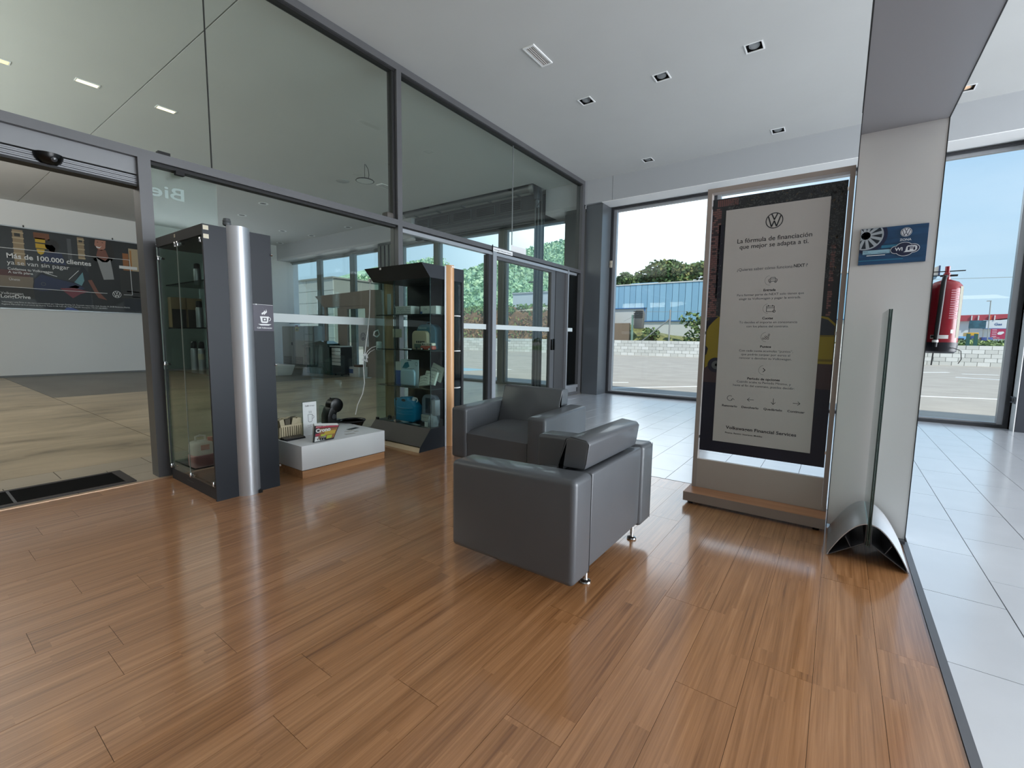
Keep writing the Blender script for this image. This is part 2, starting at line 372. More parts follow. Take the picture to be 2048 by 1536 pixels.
for i, (a0, a1, b0, b1) in enumerate(tiles[:296]):
    key = (round(a1-a0, 3), round(b1-b0, 3))
    if key not in shared:
        me = bpy.data.meshes.new('tile'); b = MB().box(-(a1-a0)/2, (a1-a0)/2, -(b1-b0)/2, (b1-b0)/2, -.01, 0)
        me.from_pydata(b.v, [], b.f); me.materials.append(TILE); shared[key] = me
    o = link('tile', shared[key], fl); o.location = ((a0+a1)/2, (b0+b1)/2, random.uniform(-.0003, .0003))
b = MB()
for a0, a1, b0, b1 in tiles[296:]: b.box(a0, a1, b0, b1, -.01, 0)
o = b.build('tile_field', TILE, fl, smooth=False); o['kind'] = 'stuff'

wf = struct(thing('floor', 'brown glossy wood laminate floor under the armchairs', None, (-2, 2, 0)))
bx('underlay', mat('joint_dark', '2a1a12', .8), -4.31, .374, -5, 3.748, -.1, -.002, wf)
known = {0: 2.134, 1: 1.35, 2: 1.77, 3: 1.50, 4: 2.0, 5: 2.33, 6: 1.62, 7: .94, 8: 1.9, 10: .284}
pm = {}
for r in range(25):
    xa = .3735-.19*r if r == 0 else .3860-.19*r; xb = max(.3860-.19*(r+1), -4.31); w = xa-xb-.0012
    if w < .02: continue
    y = known.get(r, random.uniform(0, 1.28)); y -= 1.285*math.ceil((y+4.9)/1.285)
    while y < 3.748:
        y0 = max(y, -4.95); y1 = min(y+1.285, 3.747); y += 1.285
        if y1-y0 < .03: continue
        if y1 < -1.3 : continue
        key = (round(w, 3), round(y1-y0, 3))
        if key not in pm:
            L = y1-y0-.0012; me = bpy.data.meshes.new('plank'); b = MB().box(-w/2, w/2, -L/2, L/2, -.008, 0); me.from_pydata(b.v, [], b.f); me.materials.append(LAMI); pm[key] = me
        o = link('plank', pm[key], wf); o.location = ((xa+xb)/2, (y0+y1)/2, random.uniform(-.0002, .0002))
b = MB().box(-4.31, .3735, -4.95, -1.3, -.008, -.0004).build('plank_field', LAMI, wf, smooth=False); b['kind'] = 'stuff'
struct(bx('trim_1', TGREY, .3745, .4015, -5, 3.41, -.01, .004), 'grey metal threshold strip between the wood and the right-hand tiles')
struct(bx('trim_2', mat('dark_joint', '4a4b4e', .5), -4.31, .3745, 3.7485, 3.7545, -.01, .001), 'thin dark joint strip behind the wood floor')
struct(bx('trim_3', mat('brass_strip', 'c7a88c', .35, .6), -4.345, -4.312, -5, 3.75, -.01, .003), 'light threshold strip at the workshop door')

hf = struct(thing('floor', 'worn beige workshop floor beyond the glass partition', None, (-10, 4, 0)))
bx('joint_bed', mat('hall_joint', '4d4740', .8), -16.6, -4.35, -5.2, 9.1, -.12, -.003, hf)
HFD = mat('dark_hall_floor', '6f6a60', .4, noise=.18, nscale=1.3, stretch=(.6, 1, 1))  # darker, mottled slabs on the far side of the workshop floor
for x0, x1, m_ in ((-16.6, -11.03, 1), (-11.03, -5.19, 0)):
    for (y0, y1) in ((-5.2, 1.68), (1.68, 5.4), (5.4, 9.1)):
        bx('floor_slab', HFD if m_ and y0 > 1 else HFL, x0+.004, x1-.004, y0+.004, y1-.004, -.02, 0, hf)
for x0, x1, of in ((-5.19, -4.90, .75), (-4.90, -4.61, .44), (-4.61, -4.348, .75)):
    for j in range(-10, 16):
        y0 = of+.58*j
        if y0 < -5.2 or y0 > 8.9: continue
        bx('floor_tile', mat('hall_border_tile', 'a39885', .36, noise=.08, nscale=2), x0+.002, x1-.002, y0+.003, min(y0+.577, 9.0), -.02, 0.0005, hf)

# ================================================================== CEILING
DL = [(-2.946, 5.69), (-1.954, 5.69), (-.967, 5.69), (-.972, 8.06), (-2.955, 8.09), (1.035, 8.04), (.02, 8.06), (-1.96, 8.07), (-1.95, 3.3)]
DLv = [0, 1, 2, 3, 4, 5]
holes = [(DL[i][0]-.078, DL[i][0]+.078, DL[i][1]-.078, DL[i][1]+.078) for i in DLv]
holes.append((-3.0, -2.9, 4.33, 4.69))
cl = slab_holes((XP, 8.2), (-5.2, 9.25), CE, CE+.15, holes, CEIL, 'ceiling'); struct(cl, 'smooth matt white showroom ceiling')
hh = [(-9.45, -5.3, 8.0, YB-.002), (-16.7, XP-.06, 2.198, 2.212)]
cl2 = slab_holes((-16.8, XP), (-5.2, 9.25), CE, CE+.15, hh, CEIL, 'ceiling'); struct(cl2, 'matt ceiling of the workshop behind the partition')
struct(bx('ceiling', BLACKM, -16.8, 8.2, -5.2, 9.3, CE+.5, CE+.6), 'dark slab above the ceiling void')
b = MB()
for x0, x1, y0, y1 in ((-9.6, -9.45, 7.8, YB), (-5.3, -5.15, 7.8, YB), (-9.6, -5.15, 7.85, 8.0)): b.box(x0, x1, y0, y1, CE+.002, CE+.5)
DARKB = mat('void_dark', '2b2d30', .7)
struct(b.build('trim_4', DARKB), 'dark box around the shutter recess in the ceiling')

# ================================================================== WINDOW WALL (Y = 9)
wb = struct(thing('wall_back', 'white bulkhead wall above the tall windows', None, (0, 8.9, 0)))
bx('bulkhead', BULK, XP, -3.775, YB, 9.25, WT, CE, wb)
bx('bulkhead', BULK, -3.768, 8.2, YB, 9.25, WT, CE, wb)
bx('bulkhead', BULK, -5.28, XP, YB, 9.25, 3.76, CE, wb)
bx('bulkhead', BULK, -16.8, -9.47, YB, 9.25, 3.76, CE, wb)
bx('lintel', DARKB, -9.47, -5.28, 8.72, 9.25, 3.76, CE+.5, wb)
bx('soffit_strip', mat('soffit_light', 'e3e4e4', .5), -3.99, 8.2, YB+.01, 8.9, WT-.012, WT, wb)
bx('corner_column', CLAD, XP+.01, -3.995, 8.55, 9.2, 0, WT-.012, wb)
bx('outer_wall', WHITE, 1.95, 2.02, 8.9, 9.25, 0, WT-.012, wb)
bx('dark_column', mat('dark_column_paint', '2b2f36', .4), 1.965, 2.5, 8.72, 8.9, 0, WT-.012, wb)
bx('pier', WHITE, 2.02, 2.5, 8.9, 9.25, 0, WT-.012, wb)
bx('column_cap', WHITE, 1.95, 1.96, 8.72, 9.0, 0, WT-.012, wb)

def window(n, x0, x1, z0, z1, y=YW, lab=None, fw=.045, FRAMED=FRAMED, FRAMEL=FRAMEL):
    w = struct(thing('window_%d' % n, lab, None, ((x0+x1)/2, y, z0)))
    bx('frame_side', FRAMED, x0, x0+fw, y-.03, y+.10, z0, z1, w); bx('frame_side', FRAMED, x1-fw, x1, y-.03, y+.10, z0, z1, w)
    bx('frame_rail', FRAMED, x0+fw, x1-fw, y-.03, y+.10, z0, z0+.045, w); bx('frame_rail', FRAMED, x0+fw, x1-fw, y-.03, y+.10, z1-.03, z1, w)
    g = .06
    bx('inner_bead', FRAMEL, x0+fw, x0+fw+g, y+.005, y+.09, z0+.045, z1-.03, w); bx('inner_bead', FRAMEL, x1-fw-g, x1-fw, y+.005, y+.09, z0+.045, z1-.03, w)
    bx('inner_bead', FRAMEL, x0+fw+g, x1-fw-g, y+.02, y+.09, z1-.075, z1-.03, w); bx('inner_bead', FRAMEL, x0+fw+g, x1-fw-g, y+.03, y+.09, z0+.045, z0+.065, w)
    bx('pane', GLW, x0+fw+g, x1-fw-g, y+.05, y+.056, z0+.065, z1-.075, w)
    return w
window(1, -3.99, -2.02, 0, WT-.014, lab='tall window left of the poster stand')
window(2, -2.02, .28, 0, WT-.014, lab='tall window behind the poster stand')
window(3, .28, 1.95, 0, WT-.014, lab='tall window right of the white portal pillar')
for n, (a, c) in enumerate(((2.5, 4.4), (4.4, 6.3), (6.3, 8.1))): window(4+n, a, c, 0, WT-.014, lab='tall window hidden beyond the right edge')
HC = mat('hall_column_paint', '828885', .45)
hw = [(-16.75, -14.73), (-14.73, -12.84), (-12.84, -11.22), (-10.5, -9.04), (-9.04, -6.81), (-6.81, -4.95)]
for n, (a, c) in enumerate(hw): window(7+n, a, c, 0, 3.76, fw=.075, FRAMED=HC, FRAMEL=HC, lab='workshop window, number %s from the far corner' % ('one', 'two', 'three', 'four', 'five', 'six')[n])
HC = mat('hall_column_paint', '7b807f', .45)
b = MB().box(-11.22, -10.5, 8.75, 9.2, 0, 3.76)
b.build('pier', HC, wb, smooth=False)
bx('pier', CLAD, -4.95, XP+.01, 8.75, 9.2, 0, 3.76, wb)
for i in range(4): bx('pier_groove', FRAMED, -11.1+i*.18, -11.06+i*.18, 8.735, 8.751, 0, 3.75, wb)

# far hall wall, left / rear walls, right side
HDK = mat('hall_wall_darkened', '2c2d2e', .8)  # unseen hall walls coloured dark so the showcase glass reflects darkness
struct(bx('wall_left', HDK, -16.8, -16.5, -5.2, -.6, 0, CE), 'unseen end of the far workshop wall, darkened for the glass reflections')
struct(bx('wall_left', HALLW, -16.8, -16.5, -.6, 9.25, 0, CE), 'white far wall of the workshop carrying the big poster')
rw = struct(thing('wall_front', 'rear walls behind the viewer', None, (0, -5, 0)))
RW = mat('rear_wall_paint', '7d7c7a', .7)
bx('wall_panel', HDK, -16.8, -15, -5.2, -5, 0, CE, rw); bx('wall_panel', RW, -5.5, 8.2, -5.2, -5, 0, CE, rw)
bx('wall_panel', HDK, -15, -5.5, -5.2, -5, 0, CE, rw)
rr = struct(thing('wall_right', 'right side wall outside the view', None, (8, 0, 0)))
bx('wall_panel', WHITE, 8.0, 8.2, -5.2, 9.25, 3.9, CE, rr); bx('wall_panel', WHITE, 8.0, 8.2, -5.2, -2.1, 0, 3.9, rr); bx('wall_panel', WHITE, 8.0, 8.2, 8.1, 9.25, 0, 3.9, rr)

# ================================================================== GLAZED PARTITION (X = -4.36)
pt = struct(thing('wall_left', 'grey framed full-height glass partition to the workshop', None, (XP, 4, 0)))
F0 = XP-.14
def pp(name, y0, y1, z0, z1, m=FRAME, x0=None, x1=XP, par=None): return bx(name, m, F0 if x0 is None else x0, x1, y0, y1, z0, z1, par or pt)
pp('head_rail', -5, 8.52, 4.205, CE); pp('head_gasket', -5, 8.52, 4.185, 4.205, SEAL, XP-.11, XP-.03)
pp('transom', -5, 8.40, 2.465, 2.53, FRAME); pp('transom_gasket', 1.30, 3.69, 2.44, 2.465, SEAL, XP-.11, XP-.03); pp('transom_gasket', 3.77, 8.40, 2.445, 2.465, SEAL, XP-.11, XP-.03)
pp('transom_lip', 3.77, 8.25, 2.40, 2.445, FRAMEL, XP-.08, XP-.01)
pp('post', 1.225, 1.305, 0, 2.465); pp('post', 3.70, 3.77, 0, 2.465); pp('post', 3.70, 3.77, 2.53, 4.205)
pp('post_gasket', 3.66, 3.70, 2.53, 4.205, SEAL, XP-.12, XP-.04)
pp('post', 5.53, 5.62, 0, 2.465, FRAMEL, XP-.1, XP); pp('post_gasket', 5.45, 5.53, 0, 2.40, FRAMED, XP-.12, XP-.02)
pp('post', 7.88, 7.92, 0, 2.465, FRAMEL); pp('post', 8.40, 8.52, 0, 4.205, FRAME)
pp('post', -2.4, -2.3, 0, 2.465)
pp('side_panel', 7.50, 7.88, 0, 2.44, mat('bronze_panel', '4b4a4b', .4, .3), XP-.12, XP-.05)
pp('sill', 7.92, 8.40, .15, .21, FRAMEL); pp('sill', 7.92, 8.40, 0, .06, FRAME); pp('sill_panel', 7.92, 8.40, .06, .15, FRAMEL, XP-.1, XP-.03)
pp('base_rail', 1.305, 3.70, 0, .07, FRAME)
# upper panes, mid panes
for y0, y1 in ((-4.9, 1.75), (1.756, 3.66), (3.775, 6.10), (6.106, 8.40)): pp('glass_pane', y0, y1, 2.53, 4.2, GLP, XP-.075, XP-.065)
pp('pane_joint', 1.750, 1.756, 2.53, 4.2, BLACKM, XP-.078, XP-.062); pp('pane_joint', 6.10, 6.106, 2.53, 4.2, FRAMEL, XP-.078, XP-.062)
pp('glass_pane', 1.305, 3.70, .07, 2.455, GLP, XP-.075, XP-.065)
pp('glass_pane', 7.92, 8.40, .21, 2.455, GLD, XP-.075, XP-.065)
pp('glass_pane', 3.78, 5.45, .05, 2.40, GLP, XP-.075, XP-.065)
pp('safety_band', 1.72, 3.70, 1.275, 1.357, FROST, XP-.064, XP-.062); pp('safety_band', 3.78, 5.45, 1.275, 1.352, FROST, XP-.064, XP-.062)
pp('safety_band', 7.93, 8.22, 1.29, 1.36, FROST, XP-.064, XP-.062)
pp('bracket', 1.36, 1.44, 2.53, 2.556, BLACKM, XP-.06, XP-.01); pp('bracket', 1.47, 1.53, 2.41, 2.44, BLACKM, XP-.05, XP-.01)
b = MB().prism([(XP-.13, 3.56), (XP-.02, 3.56), (XP-.02, 3.66), (XP-.13, 3.66)], 2, 2.53, 2.60); b.build('cable_box', mat('box_grey', '4c4844', .6), pt, bevel=.02)

# automatic door on the left (open): operator, sensor, leaf slid behind the fixed pane
d1 = struct(thing('door_1', 'automatic sliding door standing open at the left', None, (XP, -.5, 0)))
bx('operator_cover', mat('operator_grey', '76787a', .45, .4), XP-.13, XP-.04, -2.3, 1.225, 2.345, 2.465, d1)
for i in range(5): bx('track_rib', mat('operator_rib', '75777a', .4, .5), XP-.13, XP-.045+.004*(i % 2), -2.3, 1.225, 2.335-.013*i-.010, 2.335-.013*i, d1)
bx('track_seal', SEAL, XP-.14, XP-.03, -2.3, 1.225, 2.253, 2.27, d1)
bx('door_leaf', GLP, XP-.13, XP-.12, 1.24, 1.80, .05, 2.44, d1)
bx('door_leaf', GLP, XP-.13, XP-.12, -2.3, -1.9, .05, 2.26, d1)
p = PL((XP-.118, 1.575, 0), (0, -1, 0), (0, 0, 1), (1, 0, 0))
vs, fs = text_mesh('Bienvenidos', .012)
MIR = PL((XP-.118, 1.555, 2.235), (0, -1, 0), (0, 0, 1), (1, 0, 0)); MIR.text('Bie', 0, 0, .235, .135, bold=.012)
MIR.build('mirrored_lettering', mat('frost_letter', 'b9c0bf', .6), d1)
s_ = thing('door_sensor', 'black dome motion sensor on the header above the open door', 'sensor', (XP+.03, .745, 2.3))
b = MB(); pr = [(.075, 0), (.073, -.02), (.062, -.045), (.04, -.062), (.008, -.068)]
b.lathe(pr, (XP-.038, .75, 2.335), 20, a0=-PI/2, a1=PI/2); b.build('housing', BLACK, s_)
MB().lathe([(.018, 0), (.016, .008), (.006, .012)], (XP+.03, .765, 2.295), 12, T=Matrix.Rotation(math.radians(110), 3, 'Y')).build('lens', mat('lens_grey', '3b3d40', .1), s_)
bx('mount_plate', BLACKM, XP-.041, XP-.036, .70, .80, 2.29, 2.335, s_)

# sliding door on the right
d2 = struct(thing('door_2', 'framed glass door leaf with black lock at the far right of the partition', None, (XP, 6.6, 0)))
for y0, y1 in ((5.62, 5.66), (7.34, 7.48)): bx('stile', FRAME, XP-.12, XP-.05, y0, y1, .02, 2.40, d2)
bx('rail', FRAME, XP-.12, XP-.05, 5.66, 7.34, 2.36, 2.40, d2); bx('rail', FRAME, XP-.12, XP-.05, 5.66, 7.34, .02, .09, d2)
bx('pane', GLP, XP-.09, XP-.082, 5.66, 7.34, .09, 2.36, d2); bx('safety_band', FROST, XP-.081, XP-.079, 5.66, 7.34, 1.278, 1.353, d2)
bx('lock', BLACK, XP-.05, XP-.02, 7.36, 7.40, .93, 1.13, d2, .004); bx('lock', BLACK, XP-.05, XP-.015, 7.44, 7.47, .93, 1.14, d2, .004)
# second, outer door leaves seen through it on the window wall
t = thing('transom_sign', 'small white lettered sign on the transom right of the middle post', 'sign', (XP+.012, 5.76, 2.45))
bx('panel', PAPER, XP+.002, XP+.008, 5.52, 6.02, 2.455, 2.512, t); bx('clip', BLACK, XP+.001, XP+.010, 5.50, 5.515, 2.43, 2.545, t)
q = PL((XP+.009, 5.55, 2.472), (0, 1, 0), (0, 0, 1), (1, 0, 0)); q.text('Entregas Vehículos Nuevos', 0, 0, .44, .032, bold=.01); q.build('lettering', mat('ink_grey', '3c4450', .6), t)
tag(bx('paper_notice', PAPER, XP-.06, XP-.058, 6.07, 6.50, 2.535, 2.645), 'blank white paper notice on the upper glass beside the lettered sign', 'notice')

# ================================================================== WHITE PORTAL
PORT = mat('portal_white', 'cfcecc', .28, spec=.5); PORTD = mat('portal_edge', '17181a', .5)
po = thing('portal_frame', 'white portal with square pillar and grey underside overhead', 'portal', (.2, 3.44, 0))
bx('front_panel', PORT, .014, .386, 3.404, 3.44, .02, 2.352, po); bx('core', PORT, .03, .372, 3.44, 3.56, .02, 2.50, po)
bx('edge_strip', PORTD, .010, .014, 3.402, 3.44, .0, 2.352, po); bx('edge_strip', PORTD, .386, .390, 3.402, 3.44, .0, 2.352, po)
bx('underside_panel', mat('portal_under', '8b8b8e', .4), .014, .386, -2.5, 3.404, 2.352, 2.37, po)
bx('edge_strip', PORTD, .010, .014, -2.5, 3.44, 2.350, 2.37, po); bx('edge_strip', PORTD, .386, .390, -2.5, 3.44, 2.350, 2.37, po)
bx('beam_core', PORT, .014, .386, -2.5, 3.44, 2.37, 2.5, po); bx('beam_side_trim', PORTD, .009, .014, -2.5, 3.44, 2.486, 2.492, po)
bx('base_foot', ALUD, .33, .385, 3.36, 3.404, 0, .02, po)
bx('base_foot', ALUD, .03, .372, 3.404, 3.56, 0, .02, po); bx('rear_post', PORT, .014, .386, -2.6, -2.5, 0, 2.5, po)

# wifi sign
wsx = PL((.053, 3.392, 1.608), (1, 0, 0), (0, 0, 1), (0, -1, 0)); W_, H_ = .296, .205
ws = thing('wifi_sign', 'blue wall sign with a car wheel and the word WiFi on the white pillar', 'sign', (.2, 3.4, 1.6))
BL1 = mat('sign_blue', '1f4669', .3, noise=.25, nscale=6, stretch=(1, 1, 6))
bx('board', [BL1][0], .053, .349, 3.393, 3.4035, 1.608, 1.813, ws)
wsx.up(.001)
NAV = mat('sign_navy', '1b2340', .4); LB = mat('sign_light_blue', '8fb7c8', .4); LB2 = mat('sign_mid_blue', '2f7594', .4); SW = mat('sign_white', 'd9dde2', .4); DG = mat('rim_dark', '17222c', .4); SV = mat('rim_silver', 'a3abb1', .35)
mats = [BL1, NAV, LB, LB2, SW, DG, SV]
for a0, a1, b0, b1, m_ in ((.10, .20, .088, .104, 3), (.08, .17, .077, .083, 1), (.0, .2, .02, .025, 3)): wsx.rect(a0, a1, b0, b1, m_)
wsx.up()
# wheel clipped to the board
cx, cz, R_ = .025, .165, .088
def clip(poly):
    def cut(pl, f, g):
        out = []
        for i in range(len(pl)):
            a, b_ = pl[i-1], pl[i]; fa, fb = f(a), f(b_)
            if fa >= 0 and fb >= 0: out.append(b_)
            elif fa >= 0 > fb or fb >= 0 > fa:
                t_ = fa/(fa-fb); x = (a[0]+(b_[0]-a[0])*t_, a[1]+(b_[1]-a[1])*t_); out.append(x)
                if fb >= 0: out.append(b_)
        return out
    for f in (lambda q: q[0]-.001, lambda q: H_-.002-q[1]):
        poly = cut(poly, f, None)
        if not poly: return []
    return poly
def cdisc(r, mi):
    pl = clip([(cx+r*math.cos(2*PI*k/40), cz+r*math.sin(2*PI*k/40)) for k in range(40)])
    if pl: wsx.poly(pl, mi)
cdisc(R_*1.12, 1); wsx.up(.0004); cdisc(R_*.92, 6); wsx.up(.0004); cdisc(R_*.84, 5); wsx.up(.0004)
for k in range(12):
    a = 2*PI*k/12+.18; ca, sa = math.cos(a), math.sin(a); w1, w2 = .005, .0085
    pl = clip([(cx-sa*w1, cz+ca*w1), (cx+ca*R_*.87-sa*w2, cz+sa*R_*.87+ca*w2), (cx+ca*R_*.87+sa*w2, cz+sa*R_*.87-ca*w2), (cx+sa*w1, cz-ca*w1)])
    if len(pl) > 2: wsx.poly(pl, 6)
cdisc(.022, 6); wsx.up(.0004)
for k in range(5): wsx.disc(cx+.016*math.cos(k*1.2566+.3), cz+.016*math.sin(k*1.2566+.3), .0022, 5, 10)
wsx.rect(.017, .140, .058, .080, 2); wsx.rect(.036, .120, .048, .0525, 4)
wsx.up(); wsx.text('Hyperlink', .020, .070, .022, .008, 1); wsx.text('usuario            contraseña', .030, .062, .095, .005, 1)
# emblem
wsx.disc(.203, .166, .0245, 4, 36); wsx.up(.0004); wsx.disc(.203, .166, .0225, 1, 36); wsx.up(.0004); wsx.disc(.203, .166, .0205, 4, 36); wsx.up(.0004)
r = .0205
wsx.line([(.203-.36*r, .166+.9*r), (.203, .166+.05*r), (.203+.36*r, .166+.9*r)], .0028, 1); wsx.line([(.203-.8*r, .166+.55*r), (.203-.36*r, .166-.85*r), (.203, .166-.1*r), (.203+.36*r, .166-.85*r), (.203+.8*r, .166+.55*r)], .0028, 1)
wsx.text('ZONA', .203, .119, .050, .0175, 4, 'c', .02)
# wifi badge: union of ellipses
def blob(s_, mi):
    for a, b_, rx, ry in ((.165, .072, .020, .018), (.200, .078, .036, .030), (.203, .068, .036, .030), (.238, .075, .025, .021)):
        wsx.disc(a, b_, rx+s_, mi, 36, ry+s_); wsx.up(.00008)
    wsx.rect(.165, .238, .056-s_, .090+s_*.3, mi)
blob(.0038, 4); wsx.up(.0004); blob(.001, 1); wsx.up(.0005)
wsx.poly([(.199, .056), (.206, .062), (.210, .085), (.216, .091), (.245, .091), (.255, .086), (.256, .070), (.250, .060), (.240, .056)], 4)
wsx.up(.0004); wsx.text('Wi', .160, .066, .034, .026, 4, bold=.03); wsx.text('Fi', .216, .066, .032, .026, 1, bold=.03)
wsx.build('print', mats, ws)

# ================================================================== POSTER STAND
PF = mat('stand_frame', '9d928b', .42, .1); PB = mat('stand_board', 'a89c93', .5)
ps = thing('poster_stand', 'tall freestanding frame with financing poster on a wooden plinth', 'display stand', (-.41, 3.43, 0))
bx('plinth', [OAKX][0], -.832, .006, 3.271, 3.56, .030, .085, ps)
bx('plinth_front', mat('plinth_front_grey', '8c7d74', .5), -.832, .006, 3.268, 3.271, .022, .084, ps)
for x in (-.79, -.04):
    for y in (3.31, 3.52): MB().lathe([(.018, 0), (.018, .03)], (x, y, 0), 12).build('caster', BLACK, ps)
bx('post', PF, -.816, -.787, 3.43, 3.49, .085, 2.166, ps); bx('post', PF, -.022, .004, 3.43, 3.49, .085, 2.166, ps)
bx('top_rail', PF, -.816, .004, 3.43, 3.49, 2.166, 2.196, ps)
bx('lower_board', PB, -.7865, -.0225, 3.436, 3.466, .0855, .295, ps)
bx('poster_panel', [mat('banner_navy', '141626', .5)][0], -.781, -.026, 3.446, 3.450, .362, 2.123, ps)
for x in (-.785, -.024):
    for z in (.45, 1.2, 2.06): bx('clip', CHROME, x-.004, x+.004, 3.44, 3.455, z, z+.02, ps)
B = PL((0, 3.4455, 0), (1, 0, 0), (0, 0, 1), (0, -1, 0))
BR = mat('print_brick', '6b4a47', .6); BRD = mat('print_brick_dark', '33262b', .6); LEAF = mat('print_leaf', '4c4f4f', .6); LEAF2 = mat('print_leaf_dark', '23272b', .6); CARY = mat('print_yellow', '7c6c1c', .5); CARD = mat('print_yellow_dark', '5e5118', .5)
WINP = mat('print_car_glass', '262b33', .4); ROAD = mat('print_road', '3a2c2f', .6); PWH = mat('poster_white', 'b4b0ac', .45); INK = mat('ink', '1c2027', .5); INKL = mat('ink_light', '3b4049', .5); ORN = mat('print_ochre', '6b5636', .6)
bm_ = [mat('banner_navy'), BR, BRD, LEAF, LEAF2, CARY, CARD, WINP, ROAD, PWH, INK, INKL, ORN]
B.h = .0004
B.rect(-.779, -.03, 1.02, 2.12, 4); B.rect(-.779, -.03, .86, 1.02, 8); B.up(.0003)
rz = random.Random(3)
z = 1.32
while z < 2.05:   # brick columns of the photo print
    off = .012*(int(z/.014) % 2)
    for (xa, xb) in ((-.779, -.722), (-.085, -.060)):
        x = xa-off
        while x < xb:
            a0, a1 = max(x, xa), min(x+.022, xb)
            if a1-a0 > .004 and (xa < -.5 or z < 1.75): B.rect(a0, a1, z, z+.011, 1 if rz.random() < .75 else 2)
            x += .024
    z += .014
for k in range(22):
    x = -.75+k*.012
    if x < -.62: B.rect(x, x+.009, 2.07, 2.115, 1)
B.rect(-.735, -.70, 1.45, 1.95, 0); B.up(.0003)
for k in range(1500):
    u = rz.random()
    if u < .45: x, z = rz.uniform(-.68, -.035), rz.uniform(2.045, 2.118)
    elif u < .9: x, z = rz.uniform(-.109, -.035), rz.uniform(1.55, 2.1)
    else: x, z = rz.uniform(-.775, -.70), rz.uniform(1.28, 1.85)
    a = rz.uniform(0, PI); l = rz.uniform(.003, .009); w = l*.35
    c_, s2 = math.cos(a), math.sin(a)
    B.poly([(x+c_*l, z+s2*l), (x-s2*w, z+c_*w), (x-c_*l, z-s2*l), (x+s2*w, z-c_*w)], 3 if rz.random() < .6 else (12 if rz.random() < .1 else 4))
B.up(.0004)
# yellow car either side of the white panel
B.poly([(-.776, .96), (-.73, 1.0), (-.69, 1.02), (-.69, 1.32), (-.715, 1.33), (-.75, 1.29), (-.776, 1.22)], 5)
B.poly([(-.115, 1.02), (-.03, 1.02), (-.03, 1.27), (-.07, 1.31), (-.115, 1.32)], 5); B.up(.0003)
B.poly([(-.776, 1.24), (-.735, 1.29), (-.70, 1.325), (-.745, 1.32), (-.776, 1.28)], 0); B.poly([(-.776, 1.12), (-.76, 1.10), (-.768, 1.06), (-.776, 1.05)], 0)
B.poly([(-.115, 1.20), (-.032, 1.20), (-.032, 1.255), (-.07, 1.295), (-.115, 1.31)], 7); B.rect(-.115, -.03, 1.19, 1.2, 6); B.rect(-.115, -.03, 1.035, 1.05, 6)
B.disc(-.705, .985, .052, 0, 24); B.up(.0003); B.disc(-.70, .985, .030, 3, 20); B.disc(-.70, .985, .009, 7, 10)
B.up(.0003); B.rect(-.693, -.106, .443, 2.040, 9); B.up(.0004)
B.emblem(-.401, 1.936, .050, 10, .11)
B.text('La fórmula de financiación', -.4, 1.812, .424, None, 10, 'c', .008); B.text('que mejor se adapta a ti.', -.4, 1.773, .392, None, 10, 'c', .008)
B.text('¿Quieres saber cómo funciona', -.602, 1.627, .322, .027, 11); B.text('NEXT', -.274, 1.629, .060, .027, 10, bold=.025); B.text('?', -.208, 1.629, .009, .027, 11)
def head(s_, z, w): B.text(s_, -.4, z, w, .021, 10, 'c', .025)
def body(s_, z, w): B.text(s_, -.4, z, w, .0205, 11, 'c')
head('Entrada', 1.486, .07); body('Para formar parte de NEXT solo tienes que', 1.459, .385); body('elegir tu Volkswagen y pagar la entrada.', 1.433, .358)
head('Cuotas', 1.302, .062); body('Tú decides el importe en consonancia', 1.276, .338); body('con los plazos del contrato.', 1.249, .245)
head('Puntos', 1.114, .064); body('Con cada cuota acumulas “puntos”,', 1.085, .316); body('que podrás canjear por euros al', 1.060, .286); body('renovar o devolver tu Volkswagen.', 1.035, .308)
head('Período de opciones', .896, .192); body('Cuando acaba tu Período Mínimo, y', .872, .32); body('hasta el fin del contrato, puedes decidir:', .846, .363)
for s_, xx, w in (('Renovarlo', -.596, .096), ('Devolverlo', -.468, .104), ('Quedártelo', -.332, .108), ('Continuar', -.2, .096)): B.text(s_, xx, .697, w, .020, 10, 'c', .02)
B.text('Volkswagen Financial Services', -.4, .540, .424, .030, 10, 'c', .02); B.text('Finance. Renting. Insurance. Mobility.', -.614, .508, .235, .014, 10, bold=.02)
for z in (1.555, 1.372, 1.185, .964): B.ring(-.4, z, .032, .0012, 11, 24, PI*.55, PI*1.5)
# icons
L_ = .0028
B.line([(-.409, 1.548), (-.409, 1.560), (-.402, 1.563), (-.396, 1.573), (-.374, 1.573), (-.368, 1.563), (-.361, 1.560), (-.361, 1.548), (-.409, 1.548)], L_, 10); B.line([(-.402, 1.563), (-.368, 1.563)], L_, 10)
B.line([(-.404, 1.548), (-.404, 1.540), (-.397, 1.540), (-.397, 1.548)], L_, 10); B.line([(-.373, 1.548), (-.373, 1.540), (-.366, 1.540), (-.366, 1.548)], L_, 10); B.disc(-.4, 1.555, .003, 10, 10); B.disc(-.37, 1.555, .003, 10, 10)
B.line([(-.41, 1.352), (-.41, 1.388), (-.366, 1.388), (-.366, 1.352), (-.41, 1.352)], L_, 10); B.line([(-.41, 1.377), (-.366, 1.377)], L_, 10); B.rect(-.402, -.398, 1.385, 1.395, 10); B.rect(-.378, -.374, 1.385, 1.395, 10); B.ring(-.366, 1.354, .009, L_, 10, 16)
for a, b_ in ((-.418, 1.174), (-.404, 1.174), (-.39, 1.174), (-.404, 1.187), (-.39, 1.187), (-.385, 1.2)): B.ring(a, b_, .0062, .0022, 10, 14)
B.line([(-.405, .976), (-.393, .964), (-.405, .952)], .004, 10)
B.ring(-.596, .758, .019, L_, 10, 24, .9, 5.8); B.line([(-.588, .748), (-.578, .757), (-.568, .748)], L_, 10)
